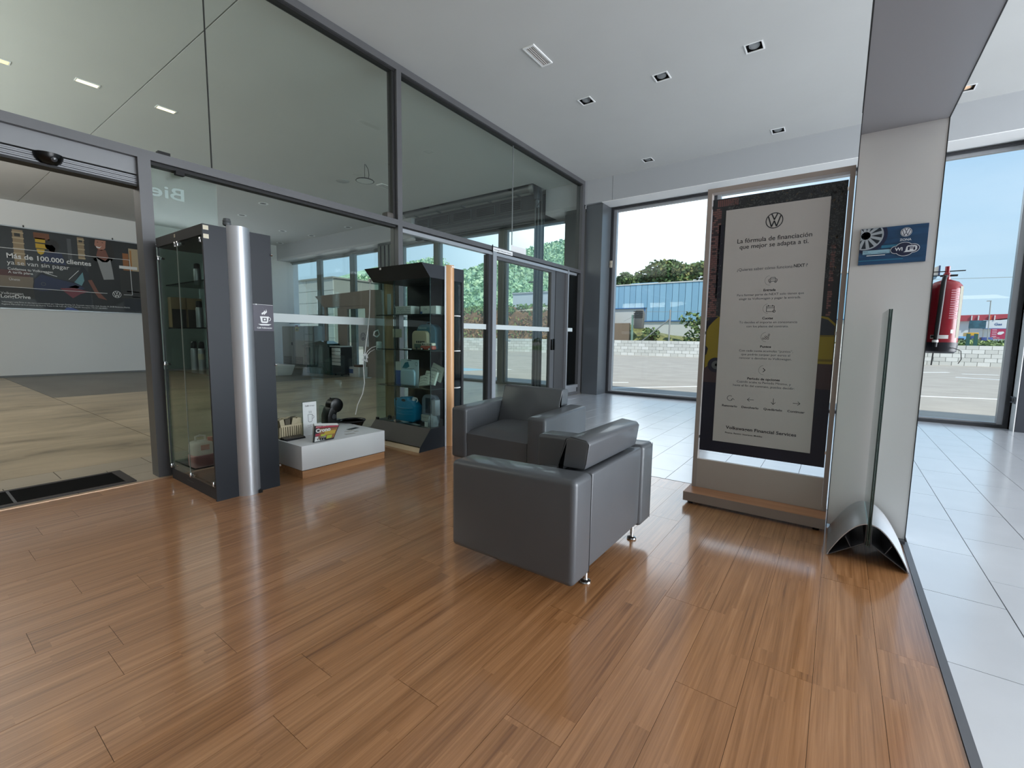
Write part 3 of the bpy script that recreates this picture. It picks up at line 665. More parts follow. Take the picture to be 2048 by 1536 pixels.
B.line([(-.448, .758), (-.486, .758)], L_, 10); B.line([(-.474, .770), (-.487, .758), (-.474, .746)], L_, 10)
B.line([(-.332, .778), (-.332, .740)], L_, 10); B.line([(-.344, .752), (-.332, .739), (-.320, .752)], L_, 10)
B.line([(-.22, .758), (-.182, .758)], L_, 10); B.line([(-.194, .770), (-.181, .758), (-.194, .746)], L_, 10)
B.build('print', bm_, ps)

# ================================================================== GLASS DISPLAY ON ALUMINIUM FOOT
gd = thing('glass_sign_holder', 'clear double glass panel on curved aluminium foot before the white pillar', 'display stand', (.19, 3.1, 0))
def arch(off, n=14):
    pts = []
    for i in range(n+1):
        t = i/n; x = .021+(.183-.021)*t; z = .006+(.212)*(1-(1-t)**1.75)
        pts.append((x, z-off))
    return pts
for sgn in (1, -1):
    fx = (lambda x: x) if sgn == 1 else (lambda x: .386-x)
    out = arch(0); inn = [(x+.002, z) for x, z in arch(.005)]; inn[0] = (out[0][0]+.006, out[0][1]-.003)
    b = MB(); n = len(out)
    vs = [(fx(x), y, z) for y in (2.935, 3.36) for x, z in out] + [(fx(x), y, z) for y in (2.935, 3.36) for x, z in inn]
    fs = []
    for i in range(n-1): fs += [(i, i+1, n+i+1, n+i), (2*n+i, 3*n+i, 3*n+i+1, 2*n+i+1), (i, 2*n+i, 2*n+i+1, i+1), (n+i, n+i+1, 3*n+i+1, 3*n+i)]
    fs += [(0, n, 3*n, 2*n), (n-1, 3*n-1, 4*n-1, 2*n-1)]
    b.add(vs, fs); b.build('curved_shell', ALU, gd)
    b = MB()
    def plate(p0, p1, th):
        dx, dz = p1[0]-p0[0], p1[1]-p0[1]; L = math.hypot(dx, dz); nx, nz = -dz/L*th/2, dx/L*th/2
        b.prism([(fx(p0[0]+nx), p0[1]+nz), (fx(p1[0]+nx), p1[1]+nz), (fx(p1[0]-nx), p1[1]-nz), (fx(p0[0]-nx), p0[1]-nz)], 1, 2.936, 3.359)
    plate((.024, .004), (.180, .082+.03), .004); plate((.123, .074), (.098, .124), .0035); plate((.181, .105), (.183, .212), .004)
    b.build('inner_rib', ALUD, gd, smooth=False)
bx('clamp', BLACKM, .184, .202, 2.94, 3.355, .100, .125, gd)
for x0 in (.1855, .1945):
    bx('glass_panel', GLC, x0, x0+.006, 2.932, 3.355, .126, 1.325, gd)
    bx('glass_edge', mat('green_edge', '16322f', .15, spec=.8), x0, x0+.006, 2.9295, 2.932, .095, 1.325, gd)
bx('spacer', ALU, .1915, .1945, 3.05, 3.07, 1.29, 1.325, gd)
bx('hook', BLACK, .2005, .204, 3.1, 3.103, 1.265, 1.30, gd)

# ================================================================== FIRE EXTINGUISHER
RED = mat('extinguisher_red', '8e1426', .28, coat=.3); REDD = mat('label_red', 'a03a48', .45)
ex = thing('fire_extinguisher', 'red fire extinguisher with black hose hanging behind the white pillar', 'fire extinguisher', (.457, 3.5, 1.1)); EC = (.457, 3.5)
MB().lathe([(.0, 1.155), (.071, 1.155), (.073, 1.165), (.073, 1.455), (.068, 1.478), (.052, 1.498), (.028, 1.508), (.02, 1.512), (.0, 1.512)], (*EC, 0), 32).build('cylinder', RED, ex)
MB().lathe([(0, 1.105), (.060, 1.105), (.072, 1.115), (.0765, 1.165), (.0, 1.165)], (*EC, 0), 32).build('base_cup', mat('cup_black', '12141f', .4), ex)
MB().lathe([(0, 1.51), (.016, 1.51), (.016, 1.545), (.011, 1.55), (.011, 1.585), (0, 1.585)], (*EC, 0), 16).build('valve', RED, ex)
b = MB().box(.39, .53, 3.492, 3.508, 1.556, 1.560); b.box(.43, .50, 3.488, 3.512, 1.530, 1.538); b.build('handle', BLACKM, ex)
MB().tube([(.452, 3.47, 1.53), (.440, 3.43, 1.52), (.436, 3.418, 1.49), (.434, 3.414, 1.40), (.430, 3.414, 1.25), (.427, 3.416, 1.14)], [.008, .010, .011, .011, .011, .010], 12).build('hose', mat('hose_black', '10131a', .45), ex)
MB().lathe([(.0135, 1.165), (.0135, 1.178)], (.427, 3.416, 0), 14).build('hose_clip', PAPER, ex)
b = MB()
def cyl_lab(a0, a1, z0, z1, r, mi=0, n=8):
    vs = []
    for k in range(n+1):
        t = a0+(a1-a0)*k/n
        for z in (z0, z1): vs.append((EC[0]+r*math.cos(t), EC[1]+r*math.sin(t), z))
    b.add(vs, [(2*k, 2*k+2, 2*k+3, 2*k+1) for k in range(n)], mi)
for i in range(13):
    z = 1.445-.0125*i; cyl_lab(-1.35, -1.35+.45+.2*((i*7) % 5)/5, z, z+.006, .0736, 1)
cyl_lab(-2.3, -1.25, 1.185, 1.205, .0738, 0); cyl_lab(-2.27, -1.9, 1.190, 1.203, .0740, 2); cyl_lab(-1.15, -.95, 1.215, 1.235, .0738, 0)
cyl_lab(-.75, -.35, 1.19, 1.47, .0737, 3)
b.build('labels', [PAPER, mat('label_text', 'b9808a', .6), INK, mat('label_olive', '8b8a78', .6)], ex)
bx('wall_bracket', RED, .372, .388, 3.485, 3.515, 1.38, 1.42, ex)
MB().tube([(.47, 3.47, 1.13), (.505, 3.43, 1.135), (.535, 3.42, 1.12), (.540, 3.42, 1.075), (.530, 3.425, 1.05)], .002, 6).build('pull_wire', BLACKM, ex)
eg = thing('projecting_sign', 'small white and blue projecting sign above the fire extinguisher', 'sign', (.43, 3.52, 1.56))
MB().prism([(.376, 1.545), (.392, 1.582), (.432, 1.602), (.432, 1.548)], 1, 3.560, 3.564).build('face', mat('sign_pale', 'd4dcd8', .5), eg, smooth=False)
MB().prism([(.376, 1.500), (.376, 1.541), (.425, 1.543), (.420, 1.528)], 1, 3.560, 3.564).build('lower_face', mat('sign_sky', '8cb6cf', .4), eg, smooth=False)
bx('arm', BLACKM, .372, .50, 3.555, 3.560, 1.541, 1.5455, eg); bx('side_plate', mat('sign_edge', '3d5278', .5), .427, .434, 3.556, 3.568, 1.5455, 1.60, eg)

# ================================================================== ARMCHAIRS
def soft(x0, x1, y0, y1, z0, z1, r=.028, T=None):
    return MB().box(x0, x1, y0, y1, z0, z1, T=T)
def armchair(origin, rot, label):
    # local frame: width along local x (0..W), depth along y (0 front .. D back)
    W, D, AW, HT = .97, .69, .17, .565
    M = Matrix.Translation(origin) @ Matrix.Rotation(rot, 4, 'Z')
    root = thing('armchair', label, 'armchair', origin, 'grey leather armchairs on the wood floor')
    root.rotation_euler = (0, 0, rot)
    def put(mb, name, m, bev, seg=4, par=root):
        mb.v = [M @ Vector(v) for v in mb.v]
        return mb.build(name, m, par, bevel=bev, seg=seg)
    for k, x in enumerate((0, W-AW)):
        b = MB(); b.hexa([(x, -.01, .1), (x+AW, -.01, .1), (x+AW, D, .1), (x, D, .1), (x, -.01, HT-.020), (x+AW, -.01, HT-.020), (x+AW, D, HT+.006), (x, D, HT+.006)])
        a = put(b, 'arm', LEATHER, .027, 5)
        for px in (x+.006, x+AW-.006): put(MB().tube([(px+(.004 if px < x+.05 else -.004), .03, HT-.036), (px+(.004 if px < x+.05 else -.004), .3, HT-.024), (px+(.004 if px < x+.05 else -.004), D-.03, HT-.006)], .0016, 5), 'seam', LEATHERD, 0, par=a)
        put(MB().tube([(x+.012, D-.003, HT-.004), (x+.012, D-.003, .11)], .0016, 5), 'seam', LEATHERD, 0, par=a)
    # seat block with slightly crowned top
    b = MB(); n = 8; vs = []; x0, x1 = AW+.003, W-AW-.003
    top = []
    for j in range(n+1):
        for i in range(n+1):
            u, v = i/n, j/n; cr_ = (1-(2*u-1)**4)*(1-(2*v-1)**4)
            edge = .018*max(0, (.12-v)/.12)**2
            top.append((x0+(x1-x0)*u, -.0+.53*v+.004, .345+.035*v+.045*cr_-edge))
    b.v = top[:]; b.f = [(j*(n+1)+i, j*(n+1)+i+1, (j+1)*(n+1)+i+1, (j+1)*(n+1)+i) for j in range(n) for i in range(n)]; b.m = [0]*len(b.f)
    base = len(b.v); rim = [i for i in range(n+1)]+[(j*(n+1)+n) for j in range(1, n+1)]+[n*(n+1)+i for i in range(n-1, -1, -1)]+[j*(n+1) for j in range(n-1, 0, -1)]
    for r_ in rim: b.v.append((b.v[r_][0], b.v[r_][1]+(0.006 if b.v[r_][1] < .01 else 0), .12))
    m_ = len(rim)
    for k in range(m_): b.f.append((rim[k], rim[(k+1) % m_], base+(k+1) % m_, base+k)); b.m.append(0)
    b.f.append(tuple(base+k for k in range(m_))); b.m.append(0)
    put(b, 'seat', LEATHER, 0)
    # back body between arms and sloped lumbar face
    b = MB(); b.hexa([(AW+.004, .53, .12), (W-AW-.004, .53, .12), (W-AW-.004, D-.012, .12), (AW+.004, D-.012, .12), (AW+.004, .53, .55), (W-AW-.004, .53, .55), (W-AW-.004, D-.008, .565), (AW+.004, D-.008, .565)])
    bk = put(b, 'back_panel', LEATHER, .012)
    # loose back cushion: wedge with its top leaning back
    b = MB(); xa, xb = AW+.004, W-AW-.002
    b.hexa([(xa, D-.225, .37), (xb, D-.225, .37), (xb, D-.13, .565), (xa, D-.13, .565), (xa, D-.15, .705), (xb, D-.15, .705), (xb, D-.03, .70), (xa, D-.03, .70)])
    b.v = []; b.f = []; b.m = []
    prof = [(D-.255, .36), (D-.17, .36), (D-.17, .567), (D-.046, .569), (D-.040, .60), (D-.026, .690), (D-.040, .706), (D-.125, .714), (D-.147, .702)]
    b.prism([(p[0], p[1]) for p in prof], 0, xa, xb)
    cu = put(b, 'back_cushion', LEATHER, .010, 3)
    for px in (xa+.003, xb-.003): put(MB().tube([(px, D-.05, .572), (px, D-.042, .60), (px, D-.03, .688), (px, D-.045, .703), (px, D-.12, .710), (px, D-.146, .70), (px, D-.205, .5)], .0018, 5), 'seam', LEATHERD, 0, par=cu)
    for x in (.121, .715):
        for y in (.10, D-.065):
            b = MB().lathe([(0, 0), (.024, 0), (.027, .004), (.025, .010), (.012, .016), (.0095, .022), (.0095, .105), (0, .105)], (0, 0, 0), 20)
            b.v = [Vector(v)+Vector((x, y, 0)) for v in b.v]
            put(b, 'leg', CHROME, 0)
    return root
# near chair: back towards +X  (local x -> world +Y, local y(depth) -> world +X)
def armchair_mirror(): pass
# rot = +90deg: local x -> +Y ; local y -> -X ; we need depth towards +X => rot -90: local x -> -Y, local y -> +X
armchair((-1.532, 2.60, 0), -PI/2, 'nearer grey leather armchair seen from behind, its back toward the windows')
armchair((-2.735, 2.90, 0), 0, 'farther grey leather armchair facing the viewer beside the rear showcase')

# ================================================================== SHOWCASE 1 (left, silver column)
s1 = thing('display_cabinet', 'tall anthracite glass showcase with silver half column beside the open door', 'display cabinet', (-3.84, 1.5, 0))
X0, X1, Y0, Y1 = -4.262, -3.412, 1.288, 1.712
bx('plinth', ANTH, X0, X1-.02, Y0, Y1, 0, .085, s1); bx('cabinet_floor', ANTHD, X0+.005, X1-.02, Y0+.012, Y1-.015, .085, .10, s1)
bx('side_panel', ANTH, X1-.02, X1, Y0-.012, Y1, 0, 1.868, s1); bx('header', mat('header_black', '0b0b0d', .5, spec=.25), X0, X1-.02, Y0-.012, Y1, 1.80, 1.868, s1)
bx('header_lining', mat('lining', '4b4546', .5), X0+.01, X1-.025, Y0+.01, Y1-.02, 1.795, 1.80, s1)
bx('back_panel', GLD, X0+.01, X1-.02, Y1-.012, Y1-.006, .10, .86, s1); bx('back_panel', ANTHD, X0+.01, X1-.02, Y1-.012, Y1-.004, .86, 1.80, s1)
bx('side_glass', GLC, X0+.002, X0+.007, Y0+.006, Y1-.012, .10, 1.795, s1)
bx('corner_strip', FRAMEL, X0-.004, X0+.006, Y0-.006, Y0+.004, .09, 1.80, s1)
for k, (a0, a1) in enumerate(((X0+.008, -3.870), (-3.864, X1-.022))):
    dr = bx('glass_door', GLC, a0, a1, Y0-.008, Y0-.003, .09, 1.797, s1)
    ed = bx('door_edge', mat('door_edge_light', 'b9bdb9', .3), (a1-.003) if k == 0 else a1-.004, (a1-.0005) if k == 0 else a1-.001, Y0-.0085, Y0-.0025, .09, 1.797, dr) if k == 0 else bx('door_edge', GLG, a1-.004, a1-.001, Y0-.0085, Y0-.0025, .09, 1.797, dr)
for (x, z) in ((-3.895, 1.785), (-3.85, 1.785), (-3.46, 1.77), (-3.46, .115), (-3.86, .105), (-4.24, .11), (-4.245, 1.72), (-4.245, .92)):
    b = MB().box(x-.011, x+.011, Y0-.016, Y0-.0005, z-.016, z+.016); b.tube([(x+.03, Y0, z-.004), (x+.03, Y0+.022, z-.004)], .009, 10); b.tube([(x, Y0+.003, z), (x+.03, Y0+.003, z)], .004, 8)
    b.build('hinge', CHROME, s1, bevel=.002)
for z in (1.515, 1.19, .862): bx('shelf', GLC, X0+.012, X1-.025, Y0+.03, Y1-.02, z, z+.008, s1)
b = MB(); prof = [(1.418+.150*i/16, 0) for i in range(17)]; pts = [(X1+.001+.052*math.sin(PI*i/16)**.8, 1.418+.150*i/16) for i in range(17)]
b.prism(pts, 2, .0, 1.885); b.build('half_column', ALU, s1)
bx('column_notch', BLACK, X1+.010, X1+.0475, 1.535, 1.560, .0, .022, s1)
MB().lathe([(0, 1.885), (.024, 1.885), (.026, 1.90), (.023, 1.905), (.026, 1.912), (.023, 1.918), (.020, 1.93), (0, 1.93)], (X1-.012, 1.43, 0), 18).build('cap', mat('cap_grey', '4a4e50', .5), s1)
for z0 in (1.831, 1.776):
    p_ = PL((X1+.0006, 1.267+.012, z0), (0, 1, 0), (0, 0, 1), (1, 0, 0)); p_.rect(0, .032, 0, .028, 0); p_.build('label', mat('label_cream', 'cfc8b2', .6), s1)
p_ = PL((-3.90, Y0-.0126, 1.832), (1, 0, 0), (0, 0, 1), (0, -1, 0)); p_.rect(0, .025, 0, .022, 0); p_.up().text('19', .005, .004, .015, .016, 1); p_.build('label', [mat('label_cream'), INK], s1)
p_ = PL((-3.96, Y0-.0006, .045), (1, 0, 0), (0, 0, 1), (0, -1, 0)); p_.rect(0, .12, 0, .004, 0); p_.build('maker_plate', mat('plate_grey', '3c4248', .4), s1)
MB().tube([(X1+.003, Y1-.006, 1.73), (X1+.003, Y1+.006, 1.73)], .008, 8).build('hinge', CHROME, s1); MB().tube([(X1+.003, Y1-.004, .93), (X1+.003, Y1+.008, .93)], .008, 8).build('hinge', CHROME, s1); MB().tube([(X1+.003, Y1-.004, .16), (X1+.003, Y1+.008, .16)], .008, 8).build('hinge', CHROME, s1)
# cafe sticker
cf = thing('coffee_sign', 'dark violet sticker with white steaming cup on the showcase side', 'sticker', (X1, 1.64, 1.27))
VIO = mat('sticker_violet', '2f2a3c', .4)
p_ = PL((X1, 1.570, 1.180), (0, 1, 0), (0, 0, 1), (1, 0, 0)); p_.h = .0005; p_.rect(0, .142, 0, .19, 0); p_.up()
p_.rect(0, .142, .188, .190, 1); p_.disc(.022, .189, .005, 1, 12)
p_.poly([(.045, .105), (.108, .105), (.100, .063), (.092, .058), (.060, .058), (.052, .063)], 1); p_.ring(.108, .087, .014, .004, 1, 16, -1.7, 1.7)
p_.poly([(.030, .050), (.125, .050), (.105, .040), (.050, .040)], 1)
p_.poly([(.060, .115), (.085, .137), (.070, .165), (.066, .172), (.078, .150), (.072, .138), (.056, .128)], 1); p_.poly([(.074, .115), (.096, .137), (.090, .160), (.088, .145), (.083, .134), (.072, .125)], 1)
p_.text('Café Volkswagen', .075, .018, .105, .014, 1, 'c', .02); p_.up(); p_.rect(.062, .092, .070, .095, 0); p_.up(); p_.rect(.070, .084, .077, .089, 1)
p_.build('print', [VIO, PAPER], cf)
# contents of showcase 1
def spray(x, y, z, h, lab, cap=BLACK, r=.024, ylab=False):
    t = thing('spray_can', lab, 'can', (x, y, z), 'silver spray cans in the left showcase')
    MB().lathe([(0, 0), (r, 0), (r, h*.86), (r*.8, h*.92), (r*.45, h*.95), (0, h*.95)], (x, y, z), 18).build('body', mat('can_silver', 'b3b7ba', .3, .5), t)
    MB().lathe([(0, h*.92), (r*.85, h*.92), (r*.85, h*1.15), (r*.6, h*1.2), (0, h*1.2)], (x, y, z), 16).build('cap', cap, t)
    if ylab:
        MB().lathe([(r+.0008, h*.45), (r+.0008, h*.7)], (x, y, z), 18, a0=-2.6, a1=.4).build('label', mat('label_cream'), t)
    return t
spray(-3.985, 1.44, 1.524, .13, 'silver spray can alone on the top shelf of the left showcase')
spray(-3.93, 1.42, 1.199, .165, 'silver spray can beside the beige cartons in the left showcase')
spray(-4.07, 1.42, .871, .185, 'left of two silver spray cans on the third shelf'); spray(-3.985, 1.44, .871, .185, 'cream-labelled spray can, right of the two on the third shelf', ylab=True)
for k, (ya, yb_) in enumerate(((1.318, 1.418), (1.424, 1.528))):
    t = thing('cardboard_box', ('beige carton nearer the door', 'beige carton farther from the door')[k]+' in the left showcase', 'box', (-4.2, (ya+yb_)/2, 1.25), 'beige cartons in the left showcase')
    bx('carton', mat('carton', 'a58d69', .7), -4.235, -4.17, ya, yb_, 1.199, 1.43, t, .002); bx('tape', mat('carton_dark', '3d3a36', .6), -4.1697, -4.1690, ya+.004, yb_-.004, 1.199, 1.34, t)
jg = thing('jerrycan', 'white and pink plastic jug with red label at the left showcase bottom', 'jug', (-4.05, 1.43, .1))
JP = mat('jug_pink', 'd58f8c', .35, noise=.1); JW = mat('jug_white', 'd9d4cf', .35)
MB().box(-4.13, -3.99, 1.35, 1.50, .1005, .21).build('liquid_body', JP, jg, bevel=.02, seg=3)
MB().box(-4.128, -3.992, 1.352, 1.498, .19, .31).build('jug_body', JW, jg, bevel=.03, seg=3)
MB().tube([(-4.06, 1.39, .30), (-4.06, 1.39, .345), (-4.06, 1.42, .352), (-4.06, 1.455, .345), (-4.06, 1.46, .30)], .009, 10).build('handle', JW, jg)
MB().lathe([(.018, .30), (.018, .335), (0, .335)], (-4.03, 1.48, 0), 14).build('cap', mat('cap_red', 'b8322e', .4), jg)
bx('label', mat('cap_red'), -3.9915, -3.9905, 1.40, 1.46, .245, .285, jg)

# ================================================================== SHOWCASE 2 (rear, beech column)
s2 = thing('display_cabinet', 'black-topped glass showcase with beech column, full of accessories', 'display cabinet', (-3.76, 3.45, 0))
A0, A1, B0, B1 = -4.205, -3.322, 3.212, 3.705
b = MB().prism([(3.098, 1.866), (3.212, 1.737), (B1, 1.737), (B1, 1.866)], 0, A0, A1); b.build('header', ANTHD, s2, smooth=False)
b = MB().prism([(3.212, .218), (3.068, .055), (3.09, .045), (3.12, .045), (B1, .045), (B1, .218)], 0, A0, A1-.001); b.build('base', mat('base_brown_grey', '3f3a37', .45), s2, smooth=False)
b = MB().prism([(3.212, .2185), (3.066, .053), (3.05, 0), (B1, 0), (B1, .2185)], 0, A1-.001, A1+.003); b.build('base_side', ANTH, s2, smooth=False)
b = MB().prism([(3.212, 1.735), (3.097, 1.867), (B1, 1.867), (B1, 1.735)], 0, A1, A1+.003); b.build('header_side', ANTH, s2, smooth=False)
b = MB().prism([(3.080, .040), (3.048, .0), (3.3, 0), (3.3, .040)], 0, -3.93, A1-.002); b.build('plinth_strip', PALEW, s2, smooth=False)
bx('rear_plinth', ANTHD, A0, A1-.002, 3.3, B1, 0, .045, s2)
bx('back_panel', mat('back_navy', '1a2029', .35), A0, A1, B1-.012, B1, .219, 1.736, s2)
bx('rear_stile', ANTHD, A1-.03, A1+.003, 3.672, B1, .219, 1.736, s2)
bx('front_glass', GLC, A0+.03, -3.865, 3.214, 3.219, .219, 1.736, s2); bx('front_glass', GLC, -3.862, A1-.002, 3.214, 3.219, .219, 1.736, s2)
bx('glass_edge', mat('green_edge'), -3.866, -3.861, 3.213, 3.220, .219, 1.736, s2); bx('glass_edge', mat('green_edge'), A1-.006, A1-.002, 3.213, 3.220, .219, 1.736, s2)
bx('side_glass', GLC, A1-.007, A1-.002, 3.222, 3.42, .219, 1.736, s2); bx('side_glass', GLC, A0+.002, A0+.007, 3.222, 3.36, .219, 1.736, s2)
bx('rear_side_glass', GLC, A1-.007, A1-.002, 3.56, 3.672, .219, 1.736, s2)
bx('wood_strip', STRIPW, A0-.01, A0+.012, 3.362, 3.470, .219, 1.736, s2)
bx('hinge', CHROME, -3.885, -3.843, 3.205, 3.2135, .222, .250, s2, .003)
for z in (.22, .225): pass
bx('corner_knob', BLACK, A0+.01, A0+.05, 3.205, 3.225, .2185, .245, s2, .004)
b = MB(); pts = [(A1+.0035+.045*math.sin(PI*i/14)**.8, 3.430+.115*i/14) for i in range(15)]; b.prism(pts, 2, 0, 1.885); b.build('half_column', BEECH, s2)
bx('column_edge', ALU, A1+.0035, A1+.010, 3.408, 3.4295, 0, 1.875, s2)
bx('dark_column_side', BLACKM, A1-.004, A1, 3.42, 3.56, .219, 1.736, s2)
pl = PL((A1+.049, 3.47, 1.862), (0, 1, 0), (0, 0, 1), (1, 0, 0)); pl.rect(0, .045, 0, .013); pl.build('label', PAPER, s2)
pl = PL((-3.95, 3.0965, 1.838), (1, 0, 0), (0, 0, 1), (0, -1, 0)); pl.rect(0, .028, 0, .02); pl.build('label', PAPER, s2)
for z in (1.375, 1.005, .610):
    bx('shelf', mat('shelf_smoked', '1e2a2a', .12, spec=.6), A0+.012, A1-.01, 3.235, B1-.013, z, z+.009, s2)
    for y in (3.24, 3.56):
        b = MB(); b.prism([(A1-.002, y), (A1+.018, y+.015), (A1+.024, y+.05), (A1+.012, y+.085), (A1-.002, y+.1)], 2, z-.004, z+.006); 
        if y > 3.5: b.build('shelf_end', PAPER, s2)
# contents
def boxthing(nm, lab, cat, m, x0, x1, y0, y1, z0, z1, grp='accessories in the rear showcase', bev=.002, rot=0):
    t = thing(nm, lab, cat, ((x0+x1)/2, (y0+y1)/2, z0), grp)
    o = bx('body' if nm != 'box' else 'carton', m, x0, x1, y0, y1, z0, z1, t, bev); return t
def print_on(t, O, draws, mats, u=(1, 0, 0), n=(0, -1, 0), name='print'):
    p = PL(O, u, (0, 0, 1), n); p.h = .0006; draws(p); p.build(name, mats, t)
BXW = mat('box_white', 'c8cbc6', .55)
t = boxthing('carton_box', 'white carton with rows of black lettering on the top shelf', 'box', BXW, -3.975, -3.70, 3.30, 3.42, 1.3845, 1.475)
def dr(p):
    for r_ in range(4): p.text(('Volkswagen Service', 'Original Teile', 'Accessories', 'Das Zubehör')[r_], .045, .068-.02*r_, .215, .017, 1)
    p.rect(.008, .03, .01, .08, 2)
print_on(t, (-3.975, 3.30, 1.3845), dr, [BXW, INKL, mat('ink_grey')])
t = boxthing('carton_box', 'plain white accessory carton with blue corner at the top right', 'box', BXW, -3.60, -3.37, 3.34, 3.46, 1.3845, 1.47)
print_on(t, (-3.60, 3.34, 1.3845), lambda p: (p.rect(.0, .03, .004, .03, 1), p.text('Care', .05, .045, .05, .03, 2)), [BXW, mat('blue_ink', '1e4f8c', .5), INKL])
# steering-wheel free zone: backpack
bp_ = thing('backpack', 'blue and beige retro backpack on the second shelf', 'backpack', (-3.55, 3.45, 1.0135))
BPB = mat('backpack_blue', '4f7a8c', .7); BPC = mat('backpack_beige', 'b3a88e', .75)
def rounded(x0, x1, z0, z1, rx, n=8):
    pts = [(x0, z0), (x1, z0)]
    for i in range(n+1):
        a = PI/2*i/n; pts.append((x1-rx+rx*math.cos(a), z1-rx+rx*math.sin(a)))
    for i in range(n+1):
        a = PI/2+PI/2*i/n; pts.append((x0+rx+rx*math.cos(a), z1-rx+rx*math.sin(a)))
    return pts
MB().prism(rounded(-3.73, -3.44, 1.015, 1.285, .085), 1, 3.40, 3.50).build('main_body', BPB, bp_, bevel=.012, seg=3)
MB().prism(rounded(-3.75, -3.52, 1.015, 1.215, .05), 1, 3.352, 3.399).build('front_pocket', BPC, bp_, bevel=.01, seg=3)
pl = PL((-3.70, 3.399, 1.235), (1, 0, 0), (0, 0, 1), (0, -1, 0)); pl.h = .001; pl.text('Volkswagen', 0, 0, .13, .032, 0, bold=.02); pl.build('lettering', mat('pale_ink', 'b8d2d6', .6), bp_)
# picture of a van on the pocket
pl = PL((-3.73, 3.3515, 1.03), (1, 0, 0), (0, 0, 1), (0, -1, 0)); pl.h = .0006
pl.poly([(.02, .0), (.19, .0), (.19, .045), (.02, .045)], 0); pl.poly([(.03, .047), (.19, .047), (.18, .09), (.045, .09)], 1); pl.up()
for k in range(5): pl.rect(.05+.027*k, .07+.027*k, .055, .078, 2)
pl.disc(.055, 0.0, .014, 2, 16); pl.build('van_print', [mat('van_green', '57685c', .6), mat('van_cream', 'b9b19a', .6), INK], bp_)
MB().tube([(-3.62, 3.45, 1.284), (-3.61, 3.45, 1.305), (-3.57, 3.45, 1.305), (-3.56, 3.45, 1.284)], .006, 8).build('grab_handle', BPB, bp_)
# van-shaped tin
vt = thing('van_shaped_tin', 'red and cream van-shaped tin with lettering before the backpack', 'tin', (-3.40, 3.30, 1.0135))
VR = mat('tin_red', 'a44a3c', .45, noise=.3, nscale=30); VC = mat('tin_cream', 'cfc9b8', .45)
MB().box(-3.52, -3.345, 3.262, 3.32, 1.022, 1.060).build('lower_body', VR, vt, bevel=.008); MB().box(-3.515, -3.35, 3.264, 3.318, 1.0605, 1.090).build('upper_body', VC, vt, bevel=.008)
for x in (-3.49, -3.385):
    w_ = MB().tube([(x, 3.255, 1.0275), (x, 3.262, 1.0275)], .0135, 18).build('wheel', BLACK, vt); MB().tube([(x, 3.252, 1.0275), (x, 3.2549, 1.0275)], .008, 16).build('hubcap', PAPER, w_)
pl = PL((-3.508, 3.2625, 1.070), (1, 0, 0), (0, 0, 1), (0, -1, 0)); pl.h = .0015; pl.text('I ♥ MY VW BUS', 0, 0, .15, .016, 0, bold=.02); pl.build('lettering', INK, vt)
# third shelf
t = thing('blister_pack', 'large pale blue blister pack with round print on the third shelf', 'package', (-3.77, 3.33, .62))
PKB = mat('pack_pale', 'b7cbd2', .35); bx('card', PKB, -3.905, -3.625, 3.33, 3.336, .6195, .905, t)
MB().prism(rounded(-3.885, -3.66, .625, .80, .04), 1, 3.300, 3.3295).build('blister', mat('blister', '9dbccb', .15), t, bevel=.012, seg=3)
print_on(t, (-3.905, 3.33, .6195), lambda p: (p.ring(.25, .24, .02, .003, 1), p.poly([(.02, .19), (.07, .25), (.12, .26), (.14, .21), (.09, .185)], 2), p.text('Original', .11, .185, .1, .012, 1), p.rect(.11, .17, .272, .279, 1)), [PKB, INK, mat('fish_teal', '2f6f80', .5)])
t = boxthing('carton_box', 'tall white and royal blue carton left on the third shelf', 'box', mat('royal_blue', '1d4f9c', .4), -4.045, -3.945, 3.36, 3.43, .6195, .775); bx('lid_part', BXW, -4.045, -3.945, 3.36, 3.43, .7755, .87, t, .002)
for k, (xc, yc, zc, ry, sz, lb) in enumerate(((-3.54, 3.345, .69, -.4, .14, 'lowest white toy packet of the heap'), (-3.47, 3.36, .72, -.35, .17, 'middle white drawing packet of the heap'), (-3.445, 3.43, .775, -.2, .19, 'topmost white drawing packet of the heap'))):
    t = thing('paper_packet', lb+' on the third shelf right', 'packet', (xc, yc, .62), 'white packets on the third shelf')
    T = Matrix.Translation((xc, yc, zc)) @ Matrix.Rotation(ry, 4, 'X') @ Matrix.Rotation(.25*k-.2, 4, 'Y')
    MB().box(-sz/2, sz/2, -.014, .014, -sz*.42, sz*.42, T=T).build('packet', mat('packet_white', 'c4c9bd', .6), t, bevel=.004)
    pl = PL(T @ Vector((-sz/2, -.0146, -sz*.42)), T.to_3x3() @ Vector((1, 0, 0)), T.to_3x3() @ Vector((0, 0, 1)), T.to_3x3() @ Vector((0, -1, 0)))
    for j in range(4): pl.line([(.01, .02+.03*j), (sz*.4, .03+.03*j), (sz*.85, .015+.03*j)], .003, 0)
    pl.ring(sz*.6, sz*.5, .02, .003, 0, 16); pl.build('drawing', INKL, t)
